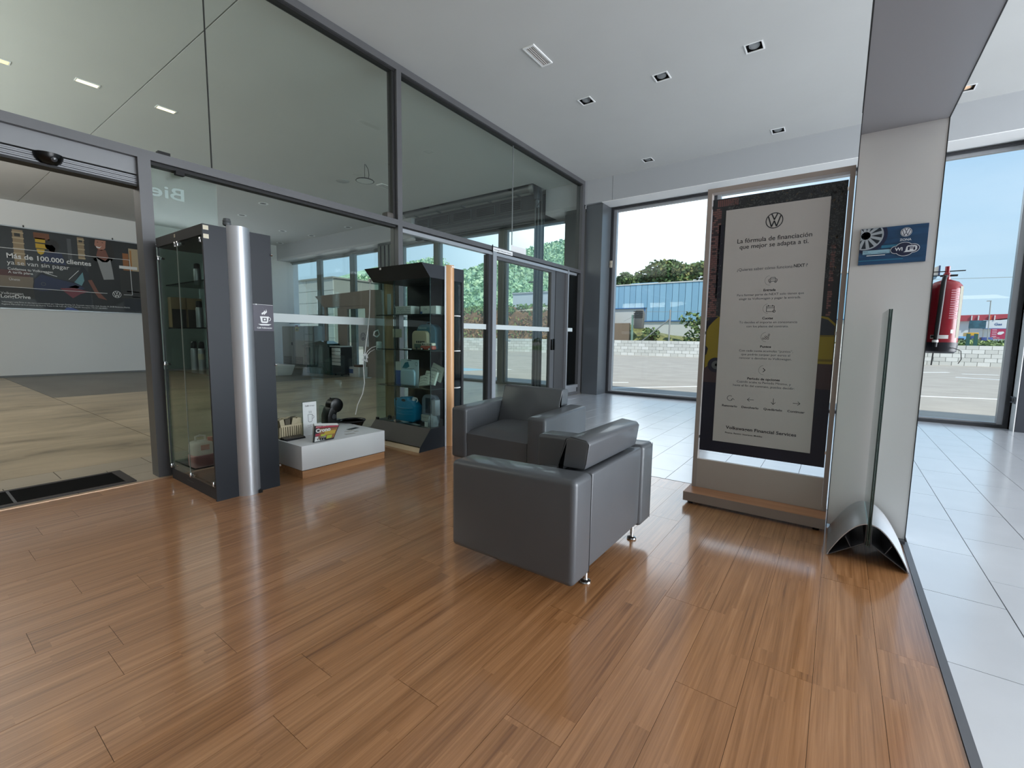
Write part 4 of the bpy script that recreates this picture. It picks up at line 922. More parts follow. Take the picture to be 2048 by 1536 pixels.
# bottom
jc = thing('water_canister', 'bright blue plastic canister with white spout at the showcase bottom', 'canister', (-3.85, 3.35, .22))
CB = mat('canister_blue', '1689b8', .3)
pr = [(-3.975, .222), (-3.70, .222), (-3.665, .25), (-3.665, .40), (-3.72, .452), (-3.775, .462), (-3.78, .485), (-3.80, .492), (-3.89, .490), (-3.91, .478), (-3.99, .472), (-4.005, .45), (-4.0, .40), (-3.985, .25)]
MB().prism([(p[0], p[1]) for p in pr if True], 1, 3.31, 3.42).build('tank', CB, jc, bevel=.014, seg=3)
pl = PL((0, 3.31, 0), (1, 0, 0), (0, 0, 1), (0, -1, 0)); pl.h = .0008
pl.disc(-3.845, .455, .035, 0, 20, .015); pl.disc(-3.965, .455, .018, 0, 16, .010); pl.build('grip_opening', mat('grip_dark', '15323d', .4), jc)
MB().tube([(-3.74, 3.365, .455), (-3.725, 3.36, .485)], .020, 14).build('spout_cap', PAPER, jc); MB().tube([(-3.71, 3.36, .490), (-3.685, 3.36, .485), (-3.675, 3.36, .46), (-3.69, 3.36, .445)], .005, 8).build('spout_loop', PAPER, jc)
for k in range(3): MB().tube([(-3.96+.01*k, 3.3085, .30+.035*k), (-3.83, 3.307, .295+.035*k), (-3.70, 3.3085, .31+.035*k)], .003, 6).build('rib', CB, jc)
cb = thing('clear_case', 'clear zipped case with dark lining and white label, bottom right', 'case', (-3.50, 3.38, .22))
MB().prism(rounded(-3.64, -3.42, .222, .535, .07), 1, 3.385, 3.45).build('case_shell', mat('case_grey', '8a95a3', .2), cb, bevel=.012, seg=3)
bx('lining', mat('lining_navy', '1c2c42', .4), -3.575, -3.465, 3.378, 3.386, .335, .50, cb, .003); bx('label', BXW, -3.635, -3.45, 3.374, 3.3845, .245, .315, cb)
pl = PL((-3.63, 3.374, .28), (1, 0, 0), (0, 0, 1), (0, -1, 0)); pl.h = .0006; pl.text('Travel set', 0, 0, .12, .02, 0); pl.build('lettering', INKL, cb)
t = boxthing('carton_box', 'small grey carton at the bottom right corner of the showcase', 'box', mat('box_grey_blue', 'a9adb5', .5), -3.40, -3.345, 3.30, 3.37, .3365, .50); 
t2 = thing('clear_bag', 'crumpled clear bag with white card at bottom right', 'bag', (-3.42, 3.29, .22)); MB().lathe([(0, 0), (.055, 0), (.06, .05), (.045, .10), (.02, .13), (0, .135)], (-3.40, 3.32, .2195), 9).build('bag', mat('bag_clear', 'aeb8bf', .15), t2); bx('card', PAPER, -3.46, -3.41, 3.258, 3.26, .2195, .27, t2)
for k, (x, y, w, d, a, m, lb) in enumerate(((-3.95, 3.27, .10, .07, .2, '3f5f74', 'blue leaflet at the left'), (-3.82, 3.30, .12, .07, -.3, 'a9b4b8', 'pale leaflet under the canister'), (-3.75, 3.25, .12, .05, .4, '4f7384', 'blue-grey leaflet at the middle'), (-3.60, 3.26, .13, .06, -.2, 'b8babb', 'white leaflet before the clear case'), (-3.42, 3.235, .11, .03, .05, 'bcb6ae', 'cream leaflet at the right corner'))):
    T = Matrix.Translation((x, y, .2205+.0004*k)) @ Matrix.Rotation(a, 4, 'Z')
    o = MB().box(-w/2, w/2, -d/2+.01, d/2-.01, 0, .0035, T=T).build('leaflet', mat('leaf_'+m, m, .4)); tag(o, lb+' on the bottom of the rear showcase', 'leaflet', 'leaflets in the rear showcase')
tag(MB().lathe([(0, 0), (.022, 0), (.024, .03), (.015, .042), (0, .045)], (-4.08, 3.31, .2195), 10).build('dark_pouch', BLACKM), 'small dark pouch left of the blue canister', 'pouch')
o = bx('mirror_card', mat('card_grey', '9aa3a0', .5), -4.14, -4.08, 3.345, 3.350, 1.3845, 1.62); tag(o, 'tall narrow pale card standing at the left of the top shelf', 'card')
o = bx('framed_card', mat('card_cream', 'a7a794', .5), -4.12, -3.97, 3.40, 3.405, 1.14, 1.235); tag(o, 'cream card leaning on the back wood strip above the second shelf', 'card'); bx('card_foot', BLACKM, -4.05, -4.04, 3.40, 3.41, 1.0145, 1.14, o)
o = bx('white_remote', PAPER, -3.80, -3.68, 3.26, 3.29, 1.0145, 1.026, bevel=.003); tag(o, 'slim white packet lying on the second shelf', 'packet')

# ================================================================== COFFEE TABLE
ct = thing('low_table', 'low white box table with a wooden plinth between the two showcases', 'table', (-3.85, 2.3, 0))
TX0, TX1, TY0, TY1 = -4.26, -3.432, 1.903, 2.722
bx('box_top', TABW, TX0, TX1, TY0, TY1, .066, .266, ct, .003); bx('plinth', OAK, TX0+.004, TX1-.004, TY0+.004, TY1-.004, 0, .061, ct); bx('shadow_gap', BLACKM, TX0+.012, TX1-.012, TY0+.012, TY1-.012, .061, .066, ct)
TT = .2665
# standing cup sign
sg = thing('table_sign', 'white upright card with a cup drawing on the low table', 'sign', (-3.78, 2.18, TT))
bx('card', PAPER, -3.786, -3.780, 2.120, 2.247, TT, .563, sg); bx('acrylic_back', GLC, -3.79, -3.787, 2.116, 2.252, TT, .567, sg); bx('acrylic_foot', GLC, -3.86, -3.79, 2.116, 2.252, TT, TT+.003, sg)
p_ = PL((-3.78, 2.12, TT), (0, 1, 0), (0, 0, 1), (1, 0, 0)); p_.h = .0005
p_.text('Café', .02, .258, .035, .02, 0, bold=.02); p_.text('Volkswagen', .058, .258, .05, .018, 1); p_.line([(.045, .185), (.048, .125), (.055, .118), (.075, .118), (.083, .125), (.086, .185), (.045, .185)], .003, 0); p_.ring(.088, .16, .015, .003, 0, 14, -1.5, 1.5)
for k in range(3): p_.line([(.055+.01*k, .195), (.058+.01*k, .205), (.055+.01*k, .217)], .0022, 0)
p_.text('¿Te apetece', .064, .086, .05, .012, 1, 'c'); p_.text('un café?', .064, .07, .034, .012, 1, 'c'); p_.build('print', [INK, mat('ink_grey')], sg)
# magazines
for k in range(3):
    lab = ('front colourful motorsport magazine standing on the low table', 'white magazine right behind the colourful one', 'rearmost pale magazine of the leaning row')[k]
    mg_ = thing('magazine', lab, 'magazine', (-3.47-.03*k, 2.14, TT), 'magazines standing on the low table')
    x = -3.478-.022*k; T = Matrix.Translation((x, 2.03+.008*k, TT)) @ Matrix.Rotation(.12, 4, 'Y') @ Matrix.Rotation(-.16*0, 4, 'X')
    T = Matrix.Translation((x, 2.03+.008*k, TT+.003)) @ Matrix.Rotation(-.14, 4, 'Y')
    b = MB(); hh_ = .135+.006*k
    b.hexa([T @ Vector(v) for v in ((-.005, 0, 0), (.005, 0, 0), (.005, .185, 0), (-.005, .185, 0), (-.005, .03, hh_), (.005, .03, hh_), (.005, .252, hh_*.80), (-.005, .252, hh_*.80))])
    b.build('pages', [mat('mag_black', '15151a', .3), mat('mag_white', 'd4d4d0', .4), mat('mag_white')][k], mg_)
    if k == 0:
        pl = PL(T @ Vector((.0052, 0, 0)), (0, 1, 0), T.to_3x3() @ Vector((0, 0, 1)), T.to_3x3() @ Vector((1, 0, 0)))
        def sk(a, b_): # sheared page coords
            z_ = b_*hh_; return (.03*b_+a*(.185+.037*b_), z_*(1-.2*b_*a*.9))
        def Q(a0, a1, b0, b1, mi): pl.poly([sk(a0, b0), sk(a1, b0), sk(a1, b1), sk(a0, b1)], mi)
        pl.h = .0005; Q(.03, .98, .84, .97, 0); Q(.2, .98, .08, .80, 1); Q(.05, .55, .03, .32, 2); pl.up()
        Q(.45, .95, .35, .62, 3); Q(.3, .5, .3, .42, 4); Q(.05, .25, .35, .5, 0); Q(.30, .6, .05, .18, 5); Q(.6, .85, .10, .3, 4)
        for a in range(7): Q(.10+.06*a, .13+.06*a, .06+.04*(a % 2), .16+.04*(a % 2), 5 if a % 2 else 2)
        pl.up(); pl.text('Crono', .030, .076, .135, .042, 2, bold=.05); pl.text('RENAULT  SUPER TEST DE OTOÑO', .036, .119, .19, .010, 2)
        pl.build('cover_print', [mat('mag_red', 'a3213a', .4), mat('mag_orange', '8a5a2c', .4), mat('mag_white'), mat('mag_yellow', 'b89a2c', .4), mat('mag_lime', 'a8b52c', .4), BLACKM], mg_)
# coffee maker
cm = thing('coffee_machine', 'glossy black capsule coffee machine at the back of the low table', 'coffee machine', (-4.13, 2.61, TT))
b = MB(); b.prism([(2.535, TT+.0), (2.69, TT), (2.69, TT+.02), (2.64, TT+.03), (2.64, TT+.10), (2.665, .41), (2.60, .45), (2.565, .43), (2.538, .36)], 0, -4.19, -4.07); b.build('body', BLACK, cm, bevel=.015, seg=3)
MB().tube([(-4.175, 2.645, .45), (-4.168, 2.645, .45), (-4.092, 2.645, .45), (-4.075, 2.645, .45), (-4.066, 2.645, .45)], [.055, .070, .076, .070, .045], 32).build('round_head', BLACK, cm)
b = MB(); b.tube([(-4.13, 2.612, .505), (-4.13, 2.606, .53)], .005, 8); b.build('lever', BLACK, cm); MB().tube([(-4.13, 2.665, .30), (-4.13, 2.665, .285)], .045, 24).build('drip_tray', BLACK, cm)
bx('water_tank', GLC, -4.17, -4.10, 2.505, 2.533, TT+.02, .455, cm)
MB().tube([(-4.062, 2.60, .345), (-4.058, 2.60, .345)], .024, 24).build('dial', mat('dial_grey', '2a2b2e', .3), cm)
# bowl / black bag basket
bb = thing('wire_basket', 'round basket lined with shiny black plastic next to the coffee machine', 'basket', (-4.0, 2.73, TT))
MB().lathe([(0, 0), (.085, 0), (.105, .04), (.125, .078), (.118, .08), (.09, .03), (0, .02)], (-4.06, 2.815, .20), 13).build('liner', mat('bin_bag', '090909', .22, bump=.6, bscale=25), bb)
b = MB().lathe([(.127, .072), (.130, .078), (.127, .084), (.124, .078), (.127, .072)], (-4.06, 2.815, .20), 24); b.build('rim', BLACKM, bb)
MB().lathe([(0, 0), (.07, 0), (.084, .20), (0, .20)], (-4.06, 2.815, 0), 16).build('bin_body', BLACKM, bb)
# white organizer basket of sachets
ob = thing('sachet_basket', 'cream slotted basket holding packets on the left of the low table', 'basket', (-3.86, 2.02, TT))
b = MB(); bx0, bx1, by0, by1 = -3.93, -3.80, 1.925, 2.135
for i in range(12):
    y = by0+i*(by1-by0)/11; b.box(bx1-.004, bx1, y-.006, y+.006, TT+.012, TT+.10); b.box(bx0, bx0+.004, y-.006, y+.006, TT+.012, TT+.10)
for i in range(7):
    x = bx0+i*(bx1-bx0)/6; b.box(x-.006, x+.006, by0, by0+.004, TT+.012, TT+.10); b.box(x-.006, x+.006, by1-.004, by1, TT+.012, TT+.10)
b.box(bx0, bx1, by0, by1, TT, TT+.012); b.box(bx0, bx1, by0, by0+.005, TT+.10, TT+.115); b.box(bx0, bx1, by1-.005, by1, TT+.10, TT+.115); b.box(bx0, bx0+.005, by0, by1, TT+.10, TT+.115); b.box(bx1-.005, bx1, by0, by1, TT+.10, TT+.115)
b.build('slotted_basket', CREAM, ob, smooth=False)
for i in range(3):
    for j in range(4):
        x = bx0+.025+i*.04; y = by0+.03+j*.05
        T = Matrix.Translation((x, y, TT+.10)) @ Matrix.Rotation(.5*(random.random()-.5), 4, 'X') @ Matrix.Rotation(.8*(random.random()-.5), 4, 'Z')
        o = MB().box(-.014, .014, -.02, .02, -.08, .065, T=T).build('packet', mat('sachet_cream', 'bfb394', .6) if (i+j) % 3 else mat('sachet_dark', '57503f', .6), ob, smooth=False)
for k in range(3):
    o = MB().box(-.05, .05, -.085, .085, 0, .006, T=Matrix.Translation((-3.745-.004*k, 2.005, TT+.0065*k)) @ Matrix.Rotation(.1-.12*k, 4, 'Z')).build('brochure', [mat('broch_dark', '2b2a2e', .4), BLACKM, mat('broch_brown', '4a4540', .5)][k])
    tag(o, ('bottom dark brochure of the pile before the cream basket', 'middle dark brochure of the pile before the cream basket', 'top grey brochure of the pile before the cream basket')[k], 'brochure', 'brochures piled on the low table')
for k, (x, y, w, d, a, m) in enumerate(((-3.73, 2.585, .05, .12, .2, '2b2c2e'), (-3.60, 2.53, .03, .04, 0, 'b7b2ac'), (-3.66, 2.50, .05, .10, .4, 'c9c7c3'), (-3.55, 2.43, .045, .09, -.2, 'bdbbb7'))):
    o = MB().box(-w/2, w/2, -d/2, d/2, 0, .0012, T=Matrix.Translation((x, y, TT+.0002*k)) @ Matrix.Rotation(a, 4, 'Z')).build('card', mat('tcard_'+m, m, .5))
    tag(o, ('black card lying on the low table near the coffee machine', 'tiny pale ticket at the table edge', 'white leaflet beside the black card', 'white slip behind the magazines')[k], 'card')
# hanging white cable with knot
cb = thing('power_cable', 'knotted white cable hanging against the glass beside the rear showcase', 'cable', (XP+.03, 3.17, .27))
xk = XP+.012
b = MB(); b.tube([(xk, 3.278, 1.776), (xk, 3.272, 1.6), (xk, 3.262, 1.40), (xk, 3.242, 1.25), (xk, 3.214, 1.10), (xk, 3.196, .99), (xk, 3.172, .90), (xk, 3.168, .82), (xk, 3.172, .72), (xk, 3.178, .62), (xk, 3.150, .50), (xk, 3.08, .38), (xk, 3.05, .272)], .0045, 8)
import math as _m
lp = [(xk+.006+.004*_m.sin(5*t), 3.185+.028*_m.cos(t*1.0)+.012*_m.cos(2.3*t), .90+.035*_m.sin(t)+.018*_m.sin(1.9*t)) for t in [i*.45 for i in range(34)]]
b.tube(lp, .004, 6); b.tube([(xk+.01, 3.19, .93), (xk+.01, 3.22, .98), (xk+.02, 3.27, 1.02), (xk+.1, 3.32, 1.05)], .004, 6); b.tube([(xk+.01, 3.20, .92), (xk+.01, 3.25, .97), (xk+.03, 3.30, 1.0)], .004, 6)
b.build('cord', PAPER, cb)
bx('suction_clip', PAPER, XP-.0, XP+.02, 3.26, 3.30, 1.76, 1.79, cb)
# white scarf-like adapter hanging near showcase
ad = thing('white_adapter', 'white power adapter hanging by the cable beside the rear showcase', 'adapter', (XP+.08, 3.38, 1.0))
bx('adapter_block', PAPER, XP+.02, XP+.06, 3.335, 3.395, .99, 1.09, ad, .01); MB().tube([(XP+.03, 3.31, 1.20), (XP+.03, 3.36, 1.22), (XP+.03, 3.38, 1.17), (XP+.03, 3.345, 1.14), (XP+.03, 3.30, 1.16), (XP+.03, 3.31, 1.20)], .008, 8).build('cable_loop', PAPER, ad)

# ================================================================== MAT in the doorway
mt_ = thing('door_mat', 'black rectangular doormat with frame in the open doorway', 'doormat', (-4.58, .5, 0))
MX0, MX1, MY0, MY1 = -4.80, -4.372, -.75, 1.085
bx('mat_pad', mat('mat_black', '080808', .95, spec=.1, bump=.5, bscale=200), MX0+.03, MX1-.03, MY0+.06, MY1-.06, .0006, .008, mt_)
for a in ((MX0, MX0+.03, MY0, MY1), (MX1-.03, MX1, MY0, MY1), (MX0+.03, MX1-.03, MY0, MY0+.06), (MX0+.03, MX1-.03, MY1-.06, MY1)): bx('mat_border', mat('mat_edge', '2c2522', .5), *a, .0006, .012, mt_)
bx('metal_insert', ALUD, MX0+.03, MX1-.03, .44, .455, .008, .011, mt_)

# ================================================================== CEILING FIXTURES
dark_in = mat('downlight_black', '0c0c0d', .6)
proto = None
names = ['nearest-partition downlight of the middle row', 'middle downlight of the middle row', 'downlight nearest the portal in the middle row', 'rear downlight above the poster stand', 'rear downlight near the window corner', 'lit downlight above the right-hand window']
for k, i in enumerate(DLv):
    x, y = DL[i]
    if proto is None:
        t = thing('downlight', names[k], 'ceiling light', (x, y, CE), 'square recessed downlights'); proto = t
        s = .09
        for a in ((-s, s, -s, -s+.014), (-s, s, s-.014, s), (-s, -s+.014, -s+.014, s-.014), (s-.014, s, -s+.014, s-.014)): bx('bezel', PAPER, x+a[0], x+a[1], y+a[2], y+a[3], CE-.006, CE+.001, t)
        b = MB(); q = .0765
        b.add([(x-q, y-q, CE+.07), (x+q, y-q, CE+.07), (x+q, y+q, CE+.07), (x-q, y+q, CE+.07), (x-q, y-q, CE-.002), (x+q, y-q, CE-.002), (x+q, y+q, CE-.002), (x-q, y+q, CE-.002)], [(0, 1, 2, 3), (0, 4, 5, 1), (1, 5, 6, 2), (2, 6, 7, 3), (3, 7, 4, 0)])
        b.build('recess_box', dark_in, t, smooth=False)
        T = Matrix.Rotation(-.18, 3, 'X')
        MB().lathe([(.054, -.008), (.054, .012), (.044, .012), (.042, -.008), (.054, -.008)], (x, y, CE+.018), 28, T=T).build('lamp_ring', mat('ring_grey', 'a4a8aa', .4), t)
        MB().lathe([(0, 0), (.042, 0), (.042, .006), (0, .006)], (x, y, CE+.020), 28, T=T).build('lamp_face', mat('lamp_off', '6f777a', .3), t)
    else:
        t = dup(proto, (x-DL[DLv[0]][0], y-DL[DLv[0]][1], 0), names[k])
        if k == 5:
            for c in t.children:
                if c.name.startswith('lamp_face'): c.data = c.data.copy(); c.data.materials[0] = mat('lamp_warm', 'ffc27a', .5, emit=30)
ac = thing('air_grille', 'white rectangular ceiling air grille above the armchairs', 'grille', (-2.95, 4.5, CE))
for a in ((-3.02, -2.88, 4.31, 4.33), (-3.02, -2.88, 4.69, 4.71), (-3.02, -3.0, 4.33, 4.69), (-2.9, -2.88, 4.33, 4.69)): bx('rim', PAPER, *a, CE-.012, CE+.002, ac)
for k in range(4): MB().prism([(-2.993+.024*k, CE-.01), (-2.989+.024*k, CE-.01), (-2.975+.024*k, CE+.02), (-2.979+.024*k, CE+.02)], 1, 4.33, 4.69).build('slat', mat('slat_white', 'b8b4b0', .4), ac, smooth=False)
bx('grille_back', DARKB, -3.0, -2.9, 4.33, 4.69, CE+.05, CE+.06, ac)
# lit strips in the hall ceiling
LW = mat('lamp_warm_hall', 'ffdcae', .5, emit=3)
for k, (x, y) in enumerate(((-8.15, 1.02), (-7.94, 1.77), (-7.92, 2.59))):
    t = thing('ceiling_lamp', ('brightest warm ceiling lamp at the left picture edge', 'warm lit ceiling lamp left of the ceiling joint', 'warm lit ceiling lamp right of the ceiling joint')[k], 'ceiling light', (x, y, CE), 'warm lit ceiling lamps in the workshop')
    bx('lamp_frame', PAPER, x-.055, x+.055, y-.115, y+.115, CE-.008, CE, t); bx('diffuser', LW if k else mat('lamp_amber', 'ffb861', .5, emit=6), x-.04, x+.04, y-.10, y+.10, CE-.0095, CE-.008, t)
hl = (-7.30, 5.43, 3.98)
t = thing('high_bay_lamp', 'round industrial lamp hanging by a cord from the workshop ceiling', 'ceiling light', hl)
MB().lathe([(.05, .045), (.06, .04), (.15, .018), (.165, .0), (.158, -.006), (.15, 0)], hl, 32).build('housing', BLACKM, t)
MB().lathe([(0, -.004), (.15, -.004), (.15, .004), (0, .004)], hl, 32).build('lens', mat('lens_frost', 'c6cbc9', .35), t)
MB().tube([(hl[0], hl[1], hl[2]+.045), (hl[0], hl[1]-.005, hl[2]+.15), (hl[0], hl[1], CE)], .004, 8).build('chain', BLACKM, t)
MB().tube([(hl[0]+.01, hl[1]+.01, CE-.005), (hl[0]+.03, hl[1]+.05, hl[2]+.22), (hl[0]+.03, hl[1]+.07, hl[2]+.12), (hl[0]+.02, hl[1]+.06, hl[2]+.03)], .005, 8).build('power_cord', BLACKM, t)
tag(MB().lathe([(0, 0), (.10, 0), (.13, .012), (.13, .016), (0, .016)], (-8.46, 5.75, CE-.016), 28).build('ceiling_speaker', mat('speaker_grey', '9da1a0', .6)), 'flat grey disc on the workshop ceiling left of the hanging lamp', 'speaker')
t = thing('air_grille', 'small slotted grille on the workshop ceiling by the middle post', 'grille', (-7.95, 6.5, CE)); bx('rim', PAPER, -8.08, -7.90, 6.28, 6.72, CE-.008, CE, t)
for k in range(3): bx('slot', mat('slot_grey', '6a6d6d', .6), -8.055+.055*k, -8.03+.055*k, 6.32, 6.68, CE-.010, CE-.008, t)
spots = [(-13.1, 5.85), (-11.5, 5.63), (-15.9, 8.3), (-13.84, 8.24), (-14.0, 7.4), (-11.85, 8.2)]
sp0 = None
for k, (x, y) in enumerate(spots):
    if sp0 is None:
        sp0 = thing('recessed_spot', '', 'ceiling light', (x, y, CE), 'small unlit spots in the far workshop ceiling'); MB().lathe([(.07, 0), (.075, .004), (.11, .004), (.115, 0), (.11, -.004), (.07, 0)], (x, y, CE-.004), 20).build('ring', PAPER, sp0); MB().lathe([(0, 0), (.07, 0), (.07, .004), (0, .004)], (x, y, CE-.005), 16).build('lamp_face', mat('spot_dark', '4e5352', .5), sp0); t = sp0
    else: t = dup(sp0, (x-spots[0][0], y-spots[0][1], 0))
    t['label'] = ('leftmost dark recessed spot seen above the left showcase', 'dark recessed spot nearest the hanging lamp side, second from left by the glass door leaf', 'dark recessed spot closest to the far corner column', 'dark recessed spot above the far workshop windows, middle of the rear row', 'dark recessed spot just in front of the far corner spot', 'rightmost dark recessed spot near the reception kiosk')[k]

# ================================================================== ROLLER SHUTTER in the hall ceiling recess
rs = thing('roller_shutter', 'dark roller shutter box with louvres hanging from the workshop ceiling', 'roller shutter', (-7.4, 8.3, 3.76))
SH = mat('shutter_dark', '45494b', .55); SHD = mat('louvre_dark', '1f2224', .6); SHL = mat('shutter_rail', '6a6f70', .4, .3)
bx('back_panel', SH, -9.44, -5.60, 8.60, 8.70, 3.70, CE+.3, rs)
for z in (3.78, 3.86, 3.94): bx('panel_lath', SHL, -9.44, -5.60, 8.585, 8.60, z, z+.012, rs)
for k, (x0, x1) in enumerate(((-9.35, -8.92), (-8.80, -8.20), (-8.04, -7.45), (-7.29, -6.72), (-6.58, -5.98))):
    lv = bx('louvre_frame', SHL, x0, x1, 8.57, 8.585, 3.99, 4.21, rs)
    for j in range(5): bx('louvre_slat', SHD, x0+.015, x1-.015, 8.562, 8.570, 4.005+.04*j, 4.035+.04*j, lv)
MB().tube([(-9.44, 8.28, 4.30), (-5.45, 8.28, 4.30)], .085, 16).build('roller_tube', SHL, rs)
for x in (-9.1, -8.3, -7.5, -6.7, -5.9): bx('strap', SHL, x, x+.05, 8.19, 8.37, 4.20, 4.214, rs)
for x in (-8.7, -6.2): bx('ceiling_bracket', BLACKM, x, x+.25, 8.02, 8.16, CE+.02, CE+.06, rs)
b = MB(); b.tube([(-5.52, 8.28, 4.30), (-5.42, 8.28, 4.30)], .12, 18); b.build('end_disc', mat('disc_grey', '7c8182', .4, .3), rs)
b = MB().box(-5.42, -5.30, 8.20, 8.36, 4.02, 4.30); b.build('motor', mat('motor_grey', '3a4046', .4, .4), rs, bevel=.03, seg=3)
MB().tube([(-5.36, 8.28, 4.02), (-5.36, 8.28, 3.88)], .045, 14).build('motor_cap', mat('motor_light', '6c747a', .4, .4), rs)
MB().tube([(-5.30, 8.25, 4.2), (-5.24, 8.22, 4.1), (-5.27, 8.22, 3.95), (-5.36, 8.25, 3.88)], .008, 6).build('motor_cable', BLACKM, rs)
b = MB(); 
for x in (-5.58, -5.50, -5.42): b.tube([(x, 8.55, CE), (x, 8.55, 0)], .022, 8)
b.build('guide_rail', SHL, rs); bx('guide_plate', SH, -5.62, -5.38, 8.575, 8.60, 0, 4.2, rs)

# ================================================================== HALL WALL POSTER
hp = thing('wall_poster', 'wide dark advertising poster with a woman and a blue car on the workshop wall', 'poster', (-16.5, 3, 1.7))
PX = -16.49
bx('panel', mat('poster_black', '141416', .4), -16.499, PX, 1.10, 4.51, 1.70, 3.655, hp)
bx('rail', FRAMEL, -16.499, PX+.012, 1.10, 4.51, 3.655, 3.68, hp); bx('rail', FRAMEL, -16.499, PX+.012, 1.10, 4.51, 1.68, 1.70, hp)
for y in (2.26, 3.95): MB().tube([(PX, y, 3.68), (PX, y, 3.73)], .012, 8).build('hook', BLACKM, hp)
HP = PL((PX, 0, 0), (0, 1, 0), (0, 0, 1), (1, 0, 0)); HP.h = .002
cols = dict(bk='141416', stone='8a775c', stonel='a8977a', dark='24221f', yel='b8951e', brown='6b3f22', skin='744638', skinl='a06e5c', hair='1a1310', shirt='8c8d8e', blue='1c2647', bluel='3d4e8a', gl='2b2e30', teal='5f8a93', red='71303a', white='d4d4d4', beige='76695a', maroon='4d2c2a', wood='8f5a30', navy='10151f', grey='4b4d50', orange='a4703a')
hm = []; hi = {}
for k_, v_ in cols.items(): hi[k_] = len(hm); hm.append(mat('hp_'+k_, v_, .5))
def R(k, *a): HP.rect(*a, hi[k])
def G(k, pts): HP.poly(pts, hi[k])
R('dark', 1.10, 1.78, 2.62, 3.65); R('beige', 1.10, 2.35, 2.20, 2.48); R('maroon', 1.10, 2.3, 2.48, 2.62); R('dark', 1.1, 2.35, 1.95, 2.2)
R('stone', 2.06, 2.24, 2.75, 3.6); R('stone', 3.22, 3.35, 3.06, 3.62); R('stonel', 4.28, 4.5, 2.78, 3.5); R('grey', 3.02, 3.1, 2.9, 3.55); HP.up(.002)
for z in (3.55, 3.42, 3.3, 3.17, 3.05, 2.92): R('stonel', 2.05, 2.25, z-.03, z)
for z in (3.58, 3.46, 3.33, 3.2, 3.1): R('stonel', 3.22, 3.36, z-.03, z)
R('dark', 2.09, 2.19, 3.44, 3.52); R('dark', 3.25, 3.32, 3.5, 3.55); R('orange', 4.30, 4.34, 2.8, 3.45); R('wood', 4.14, 4.27, 2.85, 3.35)
R('brown', 2.42, 2.70, 3.44, 3.60); R('yel', 2.44, 2.62, 3.36, 3.47); R('yel', 2.44, 2.70, 3.22, 3.33); G('yel', [(2.45, 3.2), (2.6, 3.2), (2.58, 3.1), (2.52, 3.06), (2.47, 3.1)])
HP.disc(2.74, 3.32, .13, hi['hair'], 24, .16); G('skin', [(2.66, 3.30), (2.74, 3.34), (2.80, 3.26), (2.76, 3.14), (2.68, 3.16)]); G('blue', [(2.58, 3.12), (2.90, 3.16), (2.98, 2.86), (2.50, 2.86)])
# car
G('navy', [(2.33, 2.25), (2.36, 2.45), (2.55, 2.70), (2.75, 2.84), (3.30, 2.88), (3.40, 2.70), (3.42, 1.75), (2.5, 1.72), (2.36, 1.9)]); HP.up(.002)
G('gl', [(2.50, 2.62), (2.74, 2.81), (3.25, 2.84), (3.12, 2.45), (2.72, 2.50)]); G('blue', [(2.34, 2.18), (2.37, 2.43), (2.50, 2.58), (2.74, 2.50), (3.15, 2.40), (3.30, 2.30), (3.2, 2.22), (2.9, 2.25), (2.5, 2.16)])
G('teal', [(3.10, 2.44), (3.28, 2.72), (3.30, 2.50), (3.24, 2.36)]); G('white', [(2.98, 2.30), (3.12, 2.37), (3.20, 2.33), (3.12, 2.26)]); HP.up(.002)
G('red', [(2.82, 2.26), (3.10, 2.29), (3.38, 2.22), (3.20, 2.14), (3.05, 2.02), (2.95, 2.12)]); HP.ring(2.52, 2.335, .045, .012, hi['grey']); HP.line([(2.56, 2.62), (2.78, 2.55)], .012, hi['white']); HP.line([(3.0, 2.5), (3.2, 2.75)], .01, hi['white'])
G('bluel', [(2.86, 1.71), (3.15, 1.71), (3.02, 1.77), (2.92, 1.77)])
# woman (printed figure)
G('bk', [(3.40, 2.95), (3.50, 3.10), (3.75, 3.25), (3.95, 3.12), (4.05, 2.85), (4.08, 2.0), (3.9, 1.85), (3.45, 1.85), (3.42, 2.3)])
G('hair', [(3.44, 3.2), (3.48, 3.62), (3.90, 3.62), (3.98, 3.2), (3.85, 3.05), (3.55, 3.05)]); HP.up(.002)
G('skinl', [(3.58, 3.62), (3.56, 3.48), (3.62, 3.38), (3.70, 3.34), (3.78, 3.42), (3.80, 3.62)]); G('skin', [(3.62, 3.36), (3.78, 3.38), (3.84, 3.18), (3.76, 3.08), (3.64, 3.14), (3.58, 3.20)])
G('shirt', [(3.58, 3.14), (3.70, 3.04), (3.80, 3.05), (3.87, 3.13), (3.90, 2.85), (3.92, 2.60), (3.70, 2.57), (3.64, 2.85)]); HP.up(.002)
G('white', [(3.59, 3.45), (3.66, 3.43), (3.71, 3.47), (3.66, 3.40), (3.60, 3.41)]); G('hair', [(3.60, 3.56), (3.64, 3.57), (3.64, 3.55)]); G('hair', [(3.70, 3.56), (3.74, 3.57), (3.74, 3.55)])
G('skin', [(3.37, 2.52), (3.45, 2.54), (3.56, 2.25), (3.66, 2.12), (3.74, 2.02), (3.66, 2.04), (3.56, 2.07), (3.50, 2.18)])
R('white', 4.05, 4.45, 2.92, 3.0); R('dark', 4.05, 4.5, 2.1, 2.88); R('white', 4.18, 4.46, 2.28, 2.31); R('navy', 4.1, 4.5, 1.75, 2.1); R('grey', 4.3, 4.46, 2.14, 2.16)
HP.up(.002); HP.line([(1.10, 3.12), (4.29, 3.18), (4.30, 2.205), (4.11, 2.20)], .012, hi['white']); HP.line([(3.75, 2.205), (1.72, 2.21), (1.72, 2.42)], .012, hi['white'])
